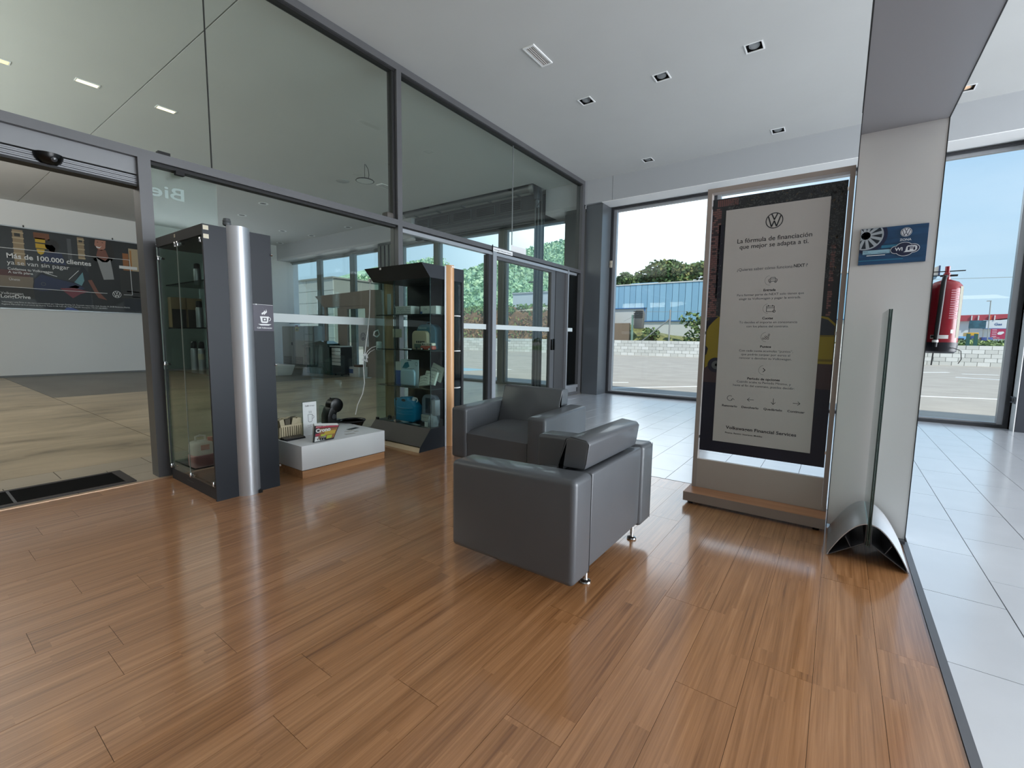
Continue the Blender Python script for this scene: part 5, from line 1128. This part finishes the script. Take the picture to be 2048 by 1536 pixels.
HP.up(.002); HP.text('Más de 100.000 clientes', 1.93, 2.905, 1.53, .165, hi['white'], bold=.02); HP.text('ya se van sin pagar', 1.925, 2.752, 1.10, .15, hi['white'])
HP.text('Cuidamos tu Volkswagen', 1.93, 2.622, .78, .082, hi['white'], bold=.01); HP.text('A tarifa plana', 1.93, 2.542, .42, .082, hi['white'], bold=.01); HP.text('Únete', 1.935, 2.37, .18, .085, hi['white'])
HP.text('Volkswagen', 1.775, 2.028, .375, .085, hi['white']); HP.text('LongDrive', 1.77, 1.942, .50, .12, hi['white'], bold=.02)
HP.text('Volkswagen Long Drive es una marca comercializada por Volkswagen Renting, S.A. Financiado responsable. Avda. Bruselas 34, 28108 Alcobendas (Madrid).', 1.775, 1.83, 2.45, .05, hi['white']); HP.text('Registro Mercantil de la provincia de Madrid, Tomo 4.138, Folio 68, Hoja M-68.539, Inscripción 173 CIF A80185051', 1.775, 1.775, 1.95, .05, hi['white'])
HP.emblem(3.955, 2.195, .095, hi['white'], .11)
HP.build('print', hm, hp)
bx('baseboard_left', mat('hall_base', '6f7273', .6), -16.5, -16.485, -5, 9.0, 0, .05)['kind'] = 'structure'

# ================================================================== HALL CONTENTS
CAB = mat('cabinet_grey', '868a89', .45, .2); CABL = mat('cabinet_light', 'a9adac', .45)
mc = thing('metal_cabinet', 'light grey metal cabinet with louvred doors at the far workshop window', 'cabinet', (-15.2, 8.4, 0))
bx('carcass', CAB, -16.0, -14.0, 8.32, 8.75, .06, 1.43, mc); bx('plinth', CABL, -16.0, -14.0, 8.34, 8.75, 0, .06, mc)
for k, (x0, x1) in enumerate(((-15.98, -15.30), (-15.26, -14.58), (-14.54, -14.02))):
    dd = bx('door', CAB, x0, x1, 8.30, 8.32, .08, 1.41, mc, .004)
    if k < 2:
        for j in range(6): bx('louvre', SHD, x0+.08, x1-.10, 8.293, 8.30, .14+.045*j, .16+.045*j, dd)
    else:
        for j in range(5): bx('groove', SHD, x0+.02, x1-.02, 8.296, 8.30, .2+.24*j, .21+.24*j, dd)
bx('door_handle', BLACK, -15.34, -15.31, 8.27, 8.30, .78, .88, mc)
pl = PL((-15.10, 8.2985, 1.26), (1, 0, 0), (0, 0, 1), (0, -1, 0)); pl.h = .0005; pl.rect(0, .2, 0, .14, 0); pl.rect(0, .18, .16, .2, 1); pl.up(.001); pl.poly([(.03, .03), (.17, .03), (.10, .12)], 2); pl.build('warning_label', [mat('warn_yellow', 'a89a2a', .5), mat('warn_red', '7c2a22', .5), BLACK], mc)
ki = thing('reception_kiosk', 'taupe workshop kiosk with a flared canopy and glazed upper panels', 'kiosk', (-11.6, 8.0, 0))
TP = mat('taupe_board', '958c86', .5)
KX0, KX1, KY = -12.75, -10.0, 7.9
b = MB().prism([(KX0-.42, 2.32), (KX0+.02, 1.98), (KX1, 1.98), (KX1, 2.32), (KX1-.05, 2.37), (KX1-.5, 2.39)], 1, KY, KY+.7); b.build('canopy', TP, ki, smooth=False)
bx('post', TP, -12.73, -12.66, KY+.02, KY+.1, 0, 1.98, ki); bx('post', TP, -12.05, -11.60, KY+.02, KY+.1, 0, 1.98, ki); bx('panel', TP, -10.75, -10.0, KY+.02, KY+.1, 0, 1.98, ki); bx('rail', TP, -11.60, -10.75, KY+.02, KY+.1, 1.9, 1.98, ki)
bx('pane', GLC, -12.66, -12.05, KY+.05, KY+.056, .95, 1.98, ki); bx('pane', GLC, -11.60, -10.75, KY+.05, KY+.056, .95, 1.9, ki)
dk = thing('dark_counter', 'dark green glass counter in front of the workshop kiosk', 'counter', (-12.6, 7.6, 0))
DGN = mat('dark_green_glass', '0f2a25', .12, spec=.7)
MB().prism([(-13.2, .80), (-13.1, .86), (-12.2, .98), (-11.88, .90), (-11.84, .80)], 1, 7.45, 7.85).build('curved_top', DGN, dk, smooth=False)
bx('body', DGN, -12.85, -11.86, 7.5, 7.84, 0, .80, dk); bx('side_wing', mat('teal_panel', '20403f', .2), -13.15, -12.85, 7.55, 7.8, 0, .78, dk)
tcart = thing('tool_cart', 'small cart with white drawer fronts beside the dark counter', 'cart', (-11.55, 7.6, 0))
bx('frame', BLACKM, -11.74, -11.3, 7.5, 7.85, .06, .82, tcart)
for j in range(5): bx('drawer', CABL, -11.72, -11.32, 7.485, 7.50, .30+.10*j, .385+.10*j, tcart, .004)
bx('top_tray', mat('tray_white', 'b5bcbc', .4), -11.78, -11.28, 7.46, 7.86, .82, .85, tcart)
for x in (-11.68, -11.36):
    for y in (7.56, 7.80): MB().tube([(x-.015, y, .03), (x+.015, y, .03)], .03, 12).build('wheel', BLACK, tcart)
vb = thing('emblem_board', 'white standing board with a dark blue round emblem near the rear showcase', 'board', (-10.2, 7.7, 0))
bx('board', mat('board_white', 'b9bec6', .45), -10.62, -10.22, 7.60, 7.62, .85, 1.45, vb); bx('stand_leg', CABL, -10.45, -10.40, 7.62, 7.66, 0, .9, vb); bx('stand_foot', CABL, -10.55, -10.30, 7.55, 7.75, 0, .02, vb)
pl = PL((-10.42, 7.60, 1.12), (1, 0, 0), (0, 0, 1), (0, -1, 0)); pl.h = .001; pl.emblem(0, 0, .105, 0, .12); pl.build('emblem', mat('emblem_blue', '1e2a55', .5), vb)
wbx = thing('storage_box', 'white storage box with a blue side standing on the workshop floor', 'box', (-11.0, 7.8, 0)); bx('body', CABL, -11.08, -10.65, 7.6, 7.9, 0, .28, wbx, .01); bx('blue_patch', mat('patch_blue', '31456b', .5), -11.06, -10.90, 7.59, 7.60, .1, .22, wbx); bx('brown_flap', mat('flap_brown', '5d4638', .6), -10.88, -10.66, 7.62, 7.88, .28, .34, wbx)
wt = thing('white_crate', 'white tapered crate on the workshop floor by the left showcase', 'crate', (-12.5, 6.2, 0)); MB().hexa([(-13.25, 6.35, 0), (-12.55, 6.35, 0), (-12.55, 6.75, 0), (-13.25, 6.75, 0), (-13.35, 6.3, .3), (-12.42, 6.3, .3), (-12.42, 6.8, .3), (-13.35, 6.8, .3)]).build('tub', mat('crate_white', 'b0b2af', .5), wt, bevel=.02)
for j in range(4): tag(MB().tube([(-16.6, 8.86, 1.55+.09*j), (-14.0, 8.86, 1.55+.09*j)], .012, 6).build('safety_bar', BLACKM), 'black horizontal bar across the far workshop windows, %s from the bottom' % ('first', 'second', 'third', 'topmost')[j], 'bar', 'bars across the far workshop windows')

# sensor on window frame, sockets
t = thing('window_sensor', 'small beige alarm sensor on the left frame of the tall window', 'sensor', (-3.98, 8.96, 2.64)); bx('housing', mat('sensor_beige', 'b5ad9c', .5), -3.985, -3.93, 8.93, 8.968, 2.62, 2.76, t, .006); bx('seam', BLACKM, -3.986, -3.929, 8.929, 8.931, 2.69, 2.695, t)
t = thing('wall_socket', 'double grey wall socket on the white reveal at the right edge', 'socket', (1.94, 8.86, .42)); bx('plate', mat('socket_grey', '5d6066', .4), 1.935, 1.95, 8.75, 8.95, .37, .46, t, .004)
for y in (8.80, 8.90): MB().tube([(1.9345, y, .415), (1.931, y, .415)], .028, 16).build('outlet', BLACK, t)

# ================================================================== OUTSIDE
gr = struct(thing('floor', 'sunlit grey asphalt yard outside', None, (0, 30, -.1))); bx('asphalt', ASPH, -140, 80, 9.26, 170, -.4, -.1, gr); bx('kerb', mat('kerb_concrete', 'b5b2ac', .8), -30, 12, 9.26, 9.75, -.3, -.02, gr)
bx('asphalt', ASPH, 8.3, 80, -60, 9.26, -.4, -.1, gr); bx('asphalt', ASPH, -140, 8.3, -60, -5.3, -.4, -.1, gr); bx('asphalt', ASPH, -140, -16.9, -5.3, 9.26, -.4, -.1, gr)
def mark(p0, p1, w, m=MARK, lab=None):
    a = Vector((p0[0], p0[1], 0)); b_ = Vector((p1[0], p1[1], 0)); d = (b_-a).normalized(); n = Vector((-d.y, d.x, 0))*w/2
    k = MB().hexa([(*(a-n).xy, -.101), (*(b_-n).xy, -.101), (*(b_+n).xy, -.101), (*(a+n).xy, -.101), (*(a-n).xy, -.094), (*(b_-n).xy, -.094), (*(b_+n).xy, -.094), (*(a+n).xy, -.094)]).build('road_marking', m, gr, smooth=False); return k
mark((-5.0, 10.4), (-2.2, 14.0), .10); mark((-6.5, 11.4), (-4.9, 12.6), .10); mark((1.2, 14.2), (4.5, 15.4), .12); mark((2.8, 26.0), (3.9, 27.0), .16); mark((4.2, 26.2), (5.3, 26.4), .16); mark((3.6, 23.4), (5.2, 22.8), .18); mark((4.6, 20.6), (5.0, 20.8), .14)
mark((-12.6, 12.2), (-10.4, 14.4), .12); mark((-13.6, 11.2), (-11.6, 12.2), .1)
MB().hexa([(-12.9, 12.3, -.102), (-11.1, 12.5, -.102), (-10.9, 13.6, -.102), (-12.6, 13.6, -.102), (-12.9, 12.3, -.092), (-11.1, 12.5, -.092), (-10.9, 13.6, -.092), (-12.6, 13.6, -.092)]).build('blue_bay_marking', MARKB, gr, smooth=False)
# low white block wall
def wy(x): return 34.2+.105*(x+10)
lw = thing('boundary_wall', 'low whitewashed block wall closing the yard', 'wall', (-8, 34, -.1))
BLK = [mat('block_%d' % i, c, .85) for i, c in enumerate(('d9d8d2', 'cfcec8', 'e2e1dc'))]
ang = math.atan(.105); BW, BH = .53, .232
me_b = []
for m in BLK:
    me = bpy.data.meshes.new('block'); b = MB().box(-BW/2+.012, BW/2-.012, -.1, .1, 0, BH-.014); me.from_pydata(b.v, [], b.f); me.materials.append(m); me_b.append(me)
cnt = 0; far = MB()
for r in range(5):
    x = -30.0+(.26 if r % 2 else 0)
    while x < 10:
        z = -.1+BH*r; p = proj((x, wy(x), z+.1)); y = wy(x)
        ok = p and (930 < p[0] < 1112 or 1222 < p[0] < 1412 or 1830 < p[0] < 2010)
        if ok and cnt < 298:
            o = link('block', random.choice(me_b), lw); o.location = (x, y+random.uniform(-.008, .008), z); o.rotation_euler = (0, 0, ang); cnt += 1
        else: far.box(-BW/2+.012, BW/2-.012, -.1, .1, 0, BH-.014, T=Matrix.Translation((x, y, z)) @ Matrix.Rotation(ang, 4, 'Z'))
        x += BW
o = far.build('block_field', BLK[0], lw, smooth=False); o['kind'] = 'stuff'
far = MB(); L = 42; T = Matrix.Translation((-10, wy(-10), 0)) @ Matrix.Rotation(ang, 4, 'Z')
MB().box(-L/2, L/2, -.085, .085, -.1, -.1+BH*5-.02, T=T).build('mortar', mat('mortar', '9b9a94', .9), lw, smooth=False)
# blue warehouse
bw = thing('blue_warehouse', 'pale blue corrugated warehouse with white lower wall beyond the yard', 'building', (-14, 46, 0))
BLU = [mat('blue_sheet', '97c2dc', .6), mat('blue_sheet_b', '8fbad5', .6)]; BWH = mat('warehouse_white', 'd8d8d4', .7)
def zz(z40): return 1.16+(z40-1.16)*46/40
bx('lower_wall', BWH, -25, 2, 46.05, 46.5, -.1, zz(3.9), bw)
k = 0; x = -24.9
while x < 1.5:
    lo = zz(3.93) if x < -16.6 else zz(2.78)
    bx('cladding_sheet', BLU[k % 2], x+.02, x+.60, 45.95, 46.04, lo, zz(5.95), bw); x += .62; k += 1
bx('roof_edge', mat('roof_white', 'e6e6e4', .5), -25, 2, 45.9, 47, zz(5.97), zz(6.06), bw); bx('roof', BLU[0], -25, 2, 46.5, 70, -.1, zz(6.0), bw)
bx('blue_trim', mat('trim_blue', '3f6fa3', .5), -16.5, 1.5, 45.92, 46.05, zz(2.70), zz(2.78), bw); bx('blue_trim', mat('trim_blue'), -25, -16.4, 45.92, 46.05, zz(3.87), zz(3.95), bw); bx('blue_trim', mat('trim_blue'), -16.5, -16.42, 45.92, 46.05, zz(2.78), zz(3.95), bw)
bx('roof_vent', BLU[0], -18.4, -15.6, 47, 48, zz(6.0), zz(6.22), bw)
# bank, chute, brown board, fence behind wall
GRASS = mat('dry_grass', '7a7a4a', .95, noise=.5, nscale=2.5, bump=.6, bscale=6); BANK = mat('brown_bank', '7d5f45', .95, noise=.45, nscale=1.4, bump=.9, bscale=3)
bk = MB(); n = 30; vs = []
for i in range(n+1):
    x = -16+16*i/n; vs += [(x, 35.4, -.1), (x, 37.5, .95+.25*math.sin(i*.5)+(.9 if x < -10.5 else .25)*max(0, (-8-x)/5)), (x, 45.9, 1.2+.2*math.sin(i))]
bk.add(vs, [(3*i+j, 3*i+3+j, 3*i+4+j, 3*i+1+j) for i in range(n) for j in (0, 1)]); tag(bk.build('grass_bank', GRASS), 'dry grassy bank between block wall and blue warehouse', 'bank', kind='stuff')
t = thing('chute', 'grey ribbed chute hanging on the white warehouse wall', 'chute', (-12.5, 36.3, 1.2)); MB().prism([(-13.75, 2.0), (-13.05, 2.0), (-13.0, 3.2), (-13.1, 3.5), (-13.6, 3.5), (-13.75, 3.2)], 1, 36.0, 36.5).build('body', mat('chute_grey', '6c6a66', .6), t, bevel=.05)
for j in range(4): bx('rib', mat('chute_dark', '33312f', .6), -13.78, -13.0, 35.96, 36.0, 2.9+.15*j, 2.96+.15*j, t)
bx('support', mat('chute_green', '7f9c8c', .6), -13.95, -13.8, 36, 36.1, -.1, 3.1, t)
tag(bx('brown_board', mat('board_brown', '8a7763', .8), -18.3, -14.1, 36.1, 36.2, .5, 2.45), 'flat brown board standing behind the block wall', 'board')
t = thing('fence_post', 'galvanised fence post with a diagonal brace behind the block wall', 'fence post', (-10.9, 36, 0)); GV = mat('galvanised', 'a9a9a5', .5, .4)
MB().tube([(-10.85, 36, -.1), (-10.85, 36, 3.45)], .06, 8).build('post', GV, t); MB().tube([(-13.0, 36, 1.0), (-10.85, 36, 2.75)], .05, 8).build('brace', GV, t); MB().tube([(-14.6, 36, 2.6), (-13.0, 36, 3.35), (-10.85, 36, 3.3), (-6.0, 36, 3.3)], .012, 5).build('wire', GV, t)
# foliage
LG = [mat('leaf_mid', '6f8550', .9), mat('leaf_dark', '4a5f3a', .9), mat('leaf_light', '98a86e', .9), mat('leaf_olive', '7c7c46', .9)]
def foliage(name, label, cat, c, rx, ry, rz, n, s, mats, trunk=None, grp=None, seed=1):
    r_ = random.Random(seed); t = thing(name, label, cat, (c[0], c[1], trunk if trunk is not None else c[2]-rz), grp); b = MB()
    lumps = [(r_.uniform(-.6, .6), r_.uniform(-.5, .5), r_.uniform(-.55, .6)) for _ in range(9)]
    for _ in range(n):
        l = r_.choice(lumps); v = Vector((r_.gauss(0, 1), r_.gauss(0, 1), r_.gauss(0, 1))).normalized()*r_.uniform(.6, 1)*.45
        p = Vector((c[0]+(l[0]+v.x)*rx, c[1]+(l[1]+v.y)*ry, c[2]+(l[2]+v.z)*rz)); a = Vector((r_.gauss(0, 1), r_.gauss(0, 1), r_.gauss(0, .6))).normalized()*s; q = a.cross(Vector((r_.gauss(0, 1), r_.gauss(0, 1), r_.gauss(0, 1)))).normalized()*s*.7
        b.add([p-a, p+q, p+a, p-q], [(0, 1, 2, 3)], r_.randrange(len(mats)))
    b.build('crown', mats, t, smooth=False)
    if trunk is not None:
        MB().tube([(c[0], c[1], trunk), (c[0]+.1*rx, c[1], c[2])], [.05*rx+.05, .03*rx+.03], 8).build('trunk', mat('bark', '5a4a3c', .9), t)
        w = MB()
        for l in lumps: w.tube([(c[0]+.05*rx, c[1], c[2]-rz*.6), (c[0]+l[0]*rx, c[1]+l[1]*ry, c[2]+l[2]*rz)], [.025*rx, .01*rx], 5)
        w.build('branch', mat('bark'), t)
    return t
tl = ['leftmost dark tree above the blue warehouse roof', 'second tree above the blue roof', 'tallest domed tree above the blue roof', 'domed tree right of the tallest', 'round tree left of the roof end', 'rightmost small tree above the blue roof']
for k, (px, dz, rx, rz_) in enumerate(((-34.5, 11.6, 4.2, 2.4), (-30.5, 11.5, 3.0, 2.4), (-26.0, 13.0, 4.6, 3.2), (-20.5, 12.7, 4.2, 2.8), (-15.5, 12.4, 3.8, 2.6), (-11.3, 12.0, 2.8, 2.2))):
    foliage('tree', tl[k], 'tree', (px-1.5, 80, dz-rz_*.35), rx, 3, rz_, 2600, .32, LG[:2]+[LG[3]] if k > 1 else [LG[1], LG[0]], 0, 'trees behind the blue warehouse', 20+k)
foliage('bush', 'green leafy shrub on the bank right of the fence post', 'shrub', (-8.2, 36.8, 1.9), 2.3, 1, 1.5, 900, .16, LG[:3], 0, None, 5); foliage('bush', 'small shrub around the foot of the chute', 'shrub', (-12.4, 36.4, 1.5), .9, .6, .7, 300, .12, LG[:3], 0, None, 6)
# wooded hill seen through the workshop windows
hl_ = MB(); n = 40; m = 14; hv = []
for j in range(m+1):
    for i in range(n+1):
        x = -150+108*i/n; v = j/m; h = (24+5*math.sin((x+150)/3.75*.35)+2.5*math.sin((x+150)/3.75*.9))*(1/(1+math.exp((x+52)/7))) ; hv.append((x, 60+60*v, -.1+h*(v**.6)))
hl_.add(hv, [(j*(n+1)+i, j*(n+1)+i+1, (j+1)*(n+1)+i+1, (j+1)*(n+1)+i) for j in range(m) for i in range(n)])
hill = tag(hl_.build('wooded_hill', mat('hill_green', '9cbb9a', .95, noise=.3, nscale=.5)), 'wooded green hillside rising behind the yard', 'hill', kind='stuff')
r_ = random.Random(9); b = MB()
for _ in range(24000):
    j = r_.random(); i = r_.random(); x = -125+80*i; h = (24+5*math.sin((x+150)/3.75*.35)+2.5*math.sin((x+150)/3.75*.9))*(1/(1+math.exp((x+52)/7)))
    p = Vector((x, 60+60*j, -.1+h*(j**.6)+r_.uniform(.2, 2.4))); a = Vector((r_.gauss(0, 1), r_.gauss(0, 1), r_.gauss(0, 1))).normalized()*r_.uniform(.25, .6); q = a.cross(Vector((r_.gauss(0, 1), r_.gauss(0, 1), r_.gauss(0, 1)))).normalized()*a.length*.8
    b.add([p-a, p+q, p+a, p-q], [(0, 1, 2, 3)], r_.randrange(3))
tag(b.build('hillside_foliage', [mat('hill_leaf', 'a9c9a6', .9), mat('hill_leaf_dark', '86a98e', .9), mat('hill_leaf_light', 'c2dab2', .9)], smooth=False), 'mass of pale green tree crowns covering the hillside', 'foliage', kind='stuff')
bk = MB(); n = 60; vs = []
for i in range(n+1):
    x = -48+28*i/n; w_ = .25*math.sin(i*.9)+.2*math.sin(i*2.1); vs += [(x, 36.5, -.1), (x, 38+.3*w_, 1.6+w_*.3), (x, 39.5, 3.6+w_), (x, 42, 4.3+w_), (x, 48, 4.2)]
bk.add(vs, [(5*i+j, 5*i+5+j, 5*i+6+j, 5*i+1+j) for i in range(n) for j in range(4)]); tag(bk.build('earth_bank', BANK), 'brown earth bank behind the block wall seen through the workshop door', 'bank', kind='stuff')
r_ = random.Random(4); b = MB()
for _ in range(5000):
    x = r_.uniform(-48, -20); v = r_.random(); top = r_.random() < .45
    p = Vector((x, 39.5+r_.uniform(0, 2), 3.9+r_.uniform(-.5, .7))) if top else Vector((x, 37.2+2*v, .7+2.6*v))
    a = Vector((r_.gauss(0, .6), r_.gauss(0, .6), r_.gauss(0, 1))).normalized()*r_.uniform(.1, .3); q = a.cross(Vector((r_.gauss(0, 1), r_.gauss(0, 1), r_.gauss(0, 1)))).normalized()*a.length*.5
    b.add([p-a, p+q, p+a, p-q], [(0, 1, 2, 3)], 0 if top else (1 if x > -36 and r_.random() < .8 else 2))
tag(b.build('bank_vegetation', [mat('bank_green', '6f8a55', .9), mat('bank_brown', '93714f', .9), mat('bank_grass', '8a9a5c', .9)], smooth=False), 'dry brush and green growth on the earth bank', 'vegetation', kind='stuff')
t = thing('white_building', 'plain white building beyond the earth bank', 'building', (-32, 50, 0)); bx('wall', mat('wb_white', 'dde3ea', .7), -36, -26, 50, 58, -.1, 6.9, t); bx('parapet', mat('wb_par', 'c9ced4', .7), -36.1, -25.9, 49.9, 58, 6.9, 7.05, t)
t = thing('yard_lamp', 'double-headed lamp mast beyond the workshop door glass', 'street lamp', (-16.3, 25, -.1)); MB().tube([(-16.3, 25, -.1), (-16.3, 25, 6.2)], [.07, .05], 8).build('mast', GV, t); MB().box(-16.75, -15.85, 24.95, 25.05, 4.7, 4.78).build('lamp_arm', BLACKM, t, bevel=.02)
t = thing('bent_pipe', 'dark bent pipe arching over the block wall', 'pipe', (-24.0, 32.9, -.1)); MB().tube([(-24.2, 32.4, -.1), (-24.25, 32.4, .7), (-24.0, 32.4, 1.15), (-23.6, 32.4, 1.4), (-23.2, 32.4, 1.42)], .035, 7).build('pipe', BLACKM, t)
t = thing('bent_pipe', 'dark bent pipe beside the fire extinguisher on the yard wall', 'pipe', (3.9, 35.4, -.1)); MB().tube([(4.35, 35.3, -.1), (4.38, 35.3, .6), (4.25, 35.3, 1.0), (3.9, 35.3, 1.25), (3.4, 35.3, 1.3)], .035, 7).build('pipe', BLACKM, t)
# grey metal building seen at far left
t = thing('grey_building', 'pale grey panelled industrial building outside the far windows', 'building', (-36, 22, 0))
GB = mat('grey_panel', 'a9aca6', .7); 
for j in range(6):
    for i in range(7): bx('wall_panel', GB, -62+4*i+.03, -58+4*i-.03, 22, 22.2, -.1+.98*j+.03, -.1+.98*(j+1), t)
bx('core', mat('grey_core', '85877f', .8), -62, -34, 22.1, 27, -.1, 5.75, t); bx('roof_edge', mat('grey_core'), -62.1, -33.9, 21.9, 27, 5.78, 5.9, t); bx('white_hatch', PAPER, -36.3, -35.4, 21.96, 22, 3.2, 4.1, t)
# red and white industrial building on the right
rb = thing('red_white_building', 'long white industrial building with red roof fascia at the right horizon', 'building', (18, 100, 0))
def z8(z): return 1.16+(z-1.16)*100/80
def x8(x): return x*100/80
bx('wall', mat('rb_white', 'dadfe2', .7), x8(9.5), x8(24), 100, 120, -.1, z8(4.0), rb)
MB().prism([(x8(9.5), z8(3.9)), (x8(14.2), z8(4.0)), (x8(24), z8(5.4)), (x8(24), z8(5.5)), (x8(16.3), z8(4.78)), (x8(9.5), z8(4.62))], 1, 99.4, 121).build('fascia', mat('rb_red', 'b0434e', .6), rb, smooth=False)
bx('upper_wall', mat('rb_white'), x8(14.1), x8(24), 99.3, 99.9, z8(3.0), z8(4.05), rb); bx('blue_trim', mat('trim_blue'), x8(14.1), x8(24), 99.2, 99.3, z8(2.98), z8(3.06), rb)
for x in (13.0, 13.6, 15.0): bx('fascia_rib', mat('rb_rib', 'dfe0e0', .6), x8(x), x8(x)+.12, 99.2, 99.4, z8(4.05), z8(4.62), rb)
bx('orange_panel', mat('rb_orange', 'd9603c', .6), x8(14.55), x8(14.75), 99.2, 99.4, z8(4.08), z8(4.6), rb)
pl = PL((x8(15.1), 99.3, z8(3.42)), (1, 0, 0), (0, 0, 1), (0, -1, 0)); pl.h = .02; pl.text('Gas', 0, 0, .8, .5, 0, bold=.02); pl.build('lettering', mat('blue_ink'), rb)
t = thing('green_banner_hall', 'dark teal advertising panel above the white shed', 'banner', (16.5, 98, 3)); bx('panel', mat('teal_banner', '2f5c6c', .6, noise=.4, nscale=1.5), x8(12.6), x8(14.05), 97, 97.3, z8(3.0), z8(3.95), t); bx('post', GV, x8(13.9), x8(14.0), 97.3, 97.5, -.1, z8(3.0), t); bx('post', GV, x8(12.65), x8(12.75), 97.3, 97.5, -.1, z8(3.0), t)
t = thing('billboard', 'magenta red roadside billboard with a white shape and text', 'billboard', (19.5, 92, 0)); X9 = 92/80
bx('panel', mat('bill_red', 'b23457', .5), 14.97*X9, 16.28*X9, 92, 92.2, 1.16+.62*X9, 1.16+1.85*X9, t)
for x in (15.15, 16.1): bx('post', GV, x*X9, x*X9+.12, 92.05, 92.2, -.1, 1.16+.62*X9, t)
pl = PL((15.0*X9, 92, 1.16+.66*X9), (1, 0, 0), (0, 0, 1), (0, -1, 0)); pl.h = .01; pl.poly([(.6, .7), (.75, .95), (1.2, 1.0), (1.3, .8), (1.0, .55), (.7, .55)], 0)
for j in range(4): pl.rect(.08, .55, .25+.3*j, .38+.3*j, 1)
pl.up(.01); pl.text('oferta', .08, .06, .8, .2, 0); pl.build('print', [PAPER, mat('bill_pale', 'd9a9b8', .5)], t)
t = thing('yellow_truck', 'yellow and blue delivery truck parked before the industrial building', 'truck', (15.8, 90, 0))
X9 = 90/80; bx('cargo_box', mat('truck_yellow', 'd9a52a', .5), 12.95*X9, 13.95*X9, 90, 93, 1.16+.35*X9, 1.16+1.38*X9, t, .05); bx('cab', mat('truck_blue', '41588c', .5), 13.2*X9, 13.75*X9, 89.2, 90, 1.16-.1, 1.16+1.0*X9, t, .1)
bx('chassis', BLACKM, 12.95*X9, 13.95*X9, 89.9, 93, .3, 1.16+.3*X9, t)
for x in (13.0, 13.75): MB().tube([(x*X9, 89.5, .35), (x*X9+.3, 89.5, .35)], .42, 14).build('wheel', BLACK, t)
for k, (x, w, c, lb) in enumerate(((11.9, .9, '6fa3cc', 'sky blue parked van left of the yellow truck'), (14.1, .5, '3c4c86', 'dark blue container right of the yellow truck'), (14.6, .45, '4d6198', 'mid blue container next to the dark blue one'))):
    t = thing('parked_van' if k == 0 else 'blue_container', lb, 'vehicle' if k == 0 else 'container', (x*X9, 90, 0)); bx('body', mat('v_'+c, c, .5), x*X9, (x+w)*X9, 89, 90.5, .5, 1.16+(.9 if k == 0 else .8)*X9, t, .05)
    if k == 0: bx('windscreen', WINP, x*X9+.1, (x+w)*X9-.3, 88.98, 89, 1.4, 1.9, t)
    bx('wheel_base', BLACKM, x*X9+.05, (x+w)*X9-.05, 89.1, 90.4, -.1, .5, t)
t = thing('street_lamp', 'tall thin street lamp before the red and white building', 'street lamp', (16, 85, 0)); X9 = 85/80; MB().tube([(14.78*X9, 85, -.1), (14.5*X9+.15, 85, 6.7)], .06, 6).build('mast', GV, t); bx('lamp_head', GV, 14.3*X9, 14.7*X9, 84.9, 85.1, 6.68, 6.78, t)
t = thing('green_bollards', 'green posts standing by the wall in front of the yellow truck', 'post', (6.1, 38, 0)); X9 = .5
for x in (6.12, 6.45): bx('post', mat('bollard_green', '2a5c54', .6), x, x+.16, 38, 38.15, -.1, 1.75, t)
r_ = random.Random(11); b = MB()
for _ in range(2200):
    x = r_.uniform(4, 18); y = r_.uniform(40, 60); p = Vector((x, y, r_.uniform(.6, 1.35)+.004*(y-40))); a = Vector((r_.gauss(0, 1), r_.gauss(0, 1), r_.gauss(0, .6))).normalized()*.22; q = a.cross(Vector((r_.gauss(0, 1), 0, r_.gauss(0, 1)))).normalized()*.15
    b.add([p-a, p+q, p+a, p-q], [(0, 1, 2, 3)], r_.randrange(3))
for _ in range(1): b.add([(3, 38.5, -.1), (20, 38.5, -.1), (20, 60, 1.0), (3, 60, 1.0)], [(0, 1, 2, 3)], 0)
tag(b.build('hedge_strip', LG[:3], smooth=False), 'low green hedge strip behind the right part of the block wall', 'hedge', kind='stuff')
MBW = MB().tube([(2, 60, 7.4), (20, 60, 7.0)], .02, 4).build('overhead_wire', GV); tag(MBW, 'thin overhead wire crossing the sky at the right window', 'wire')
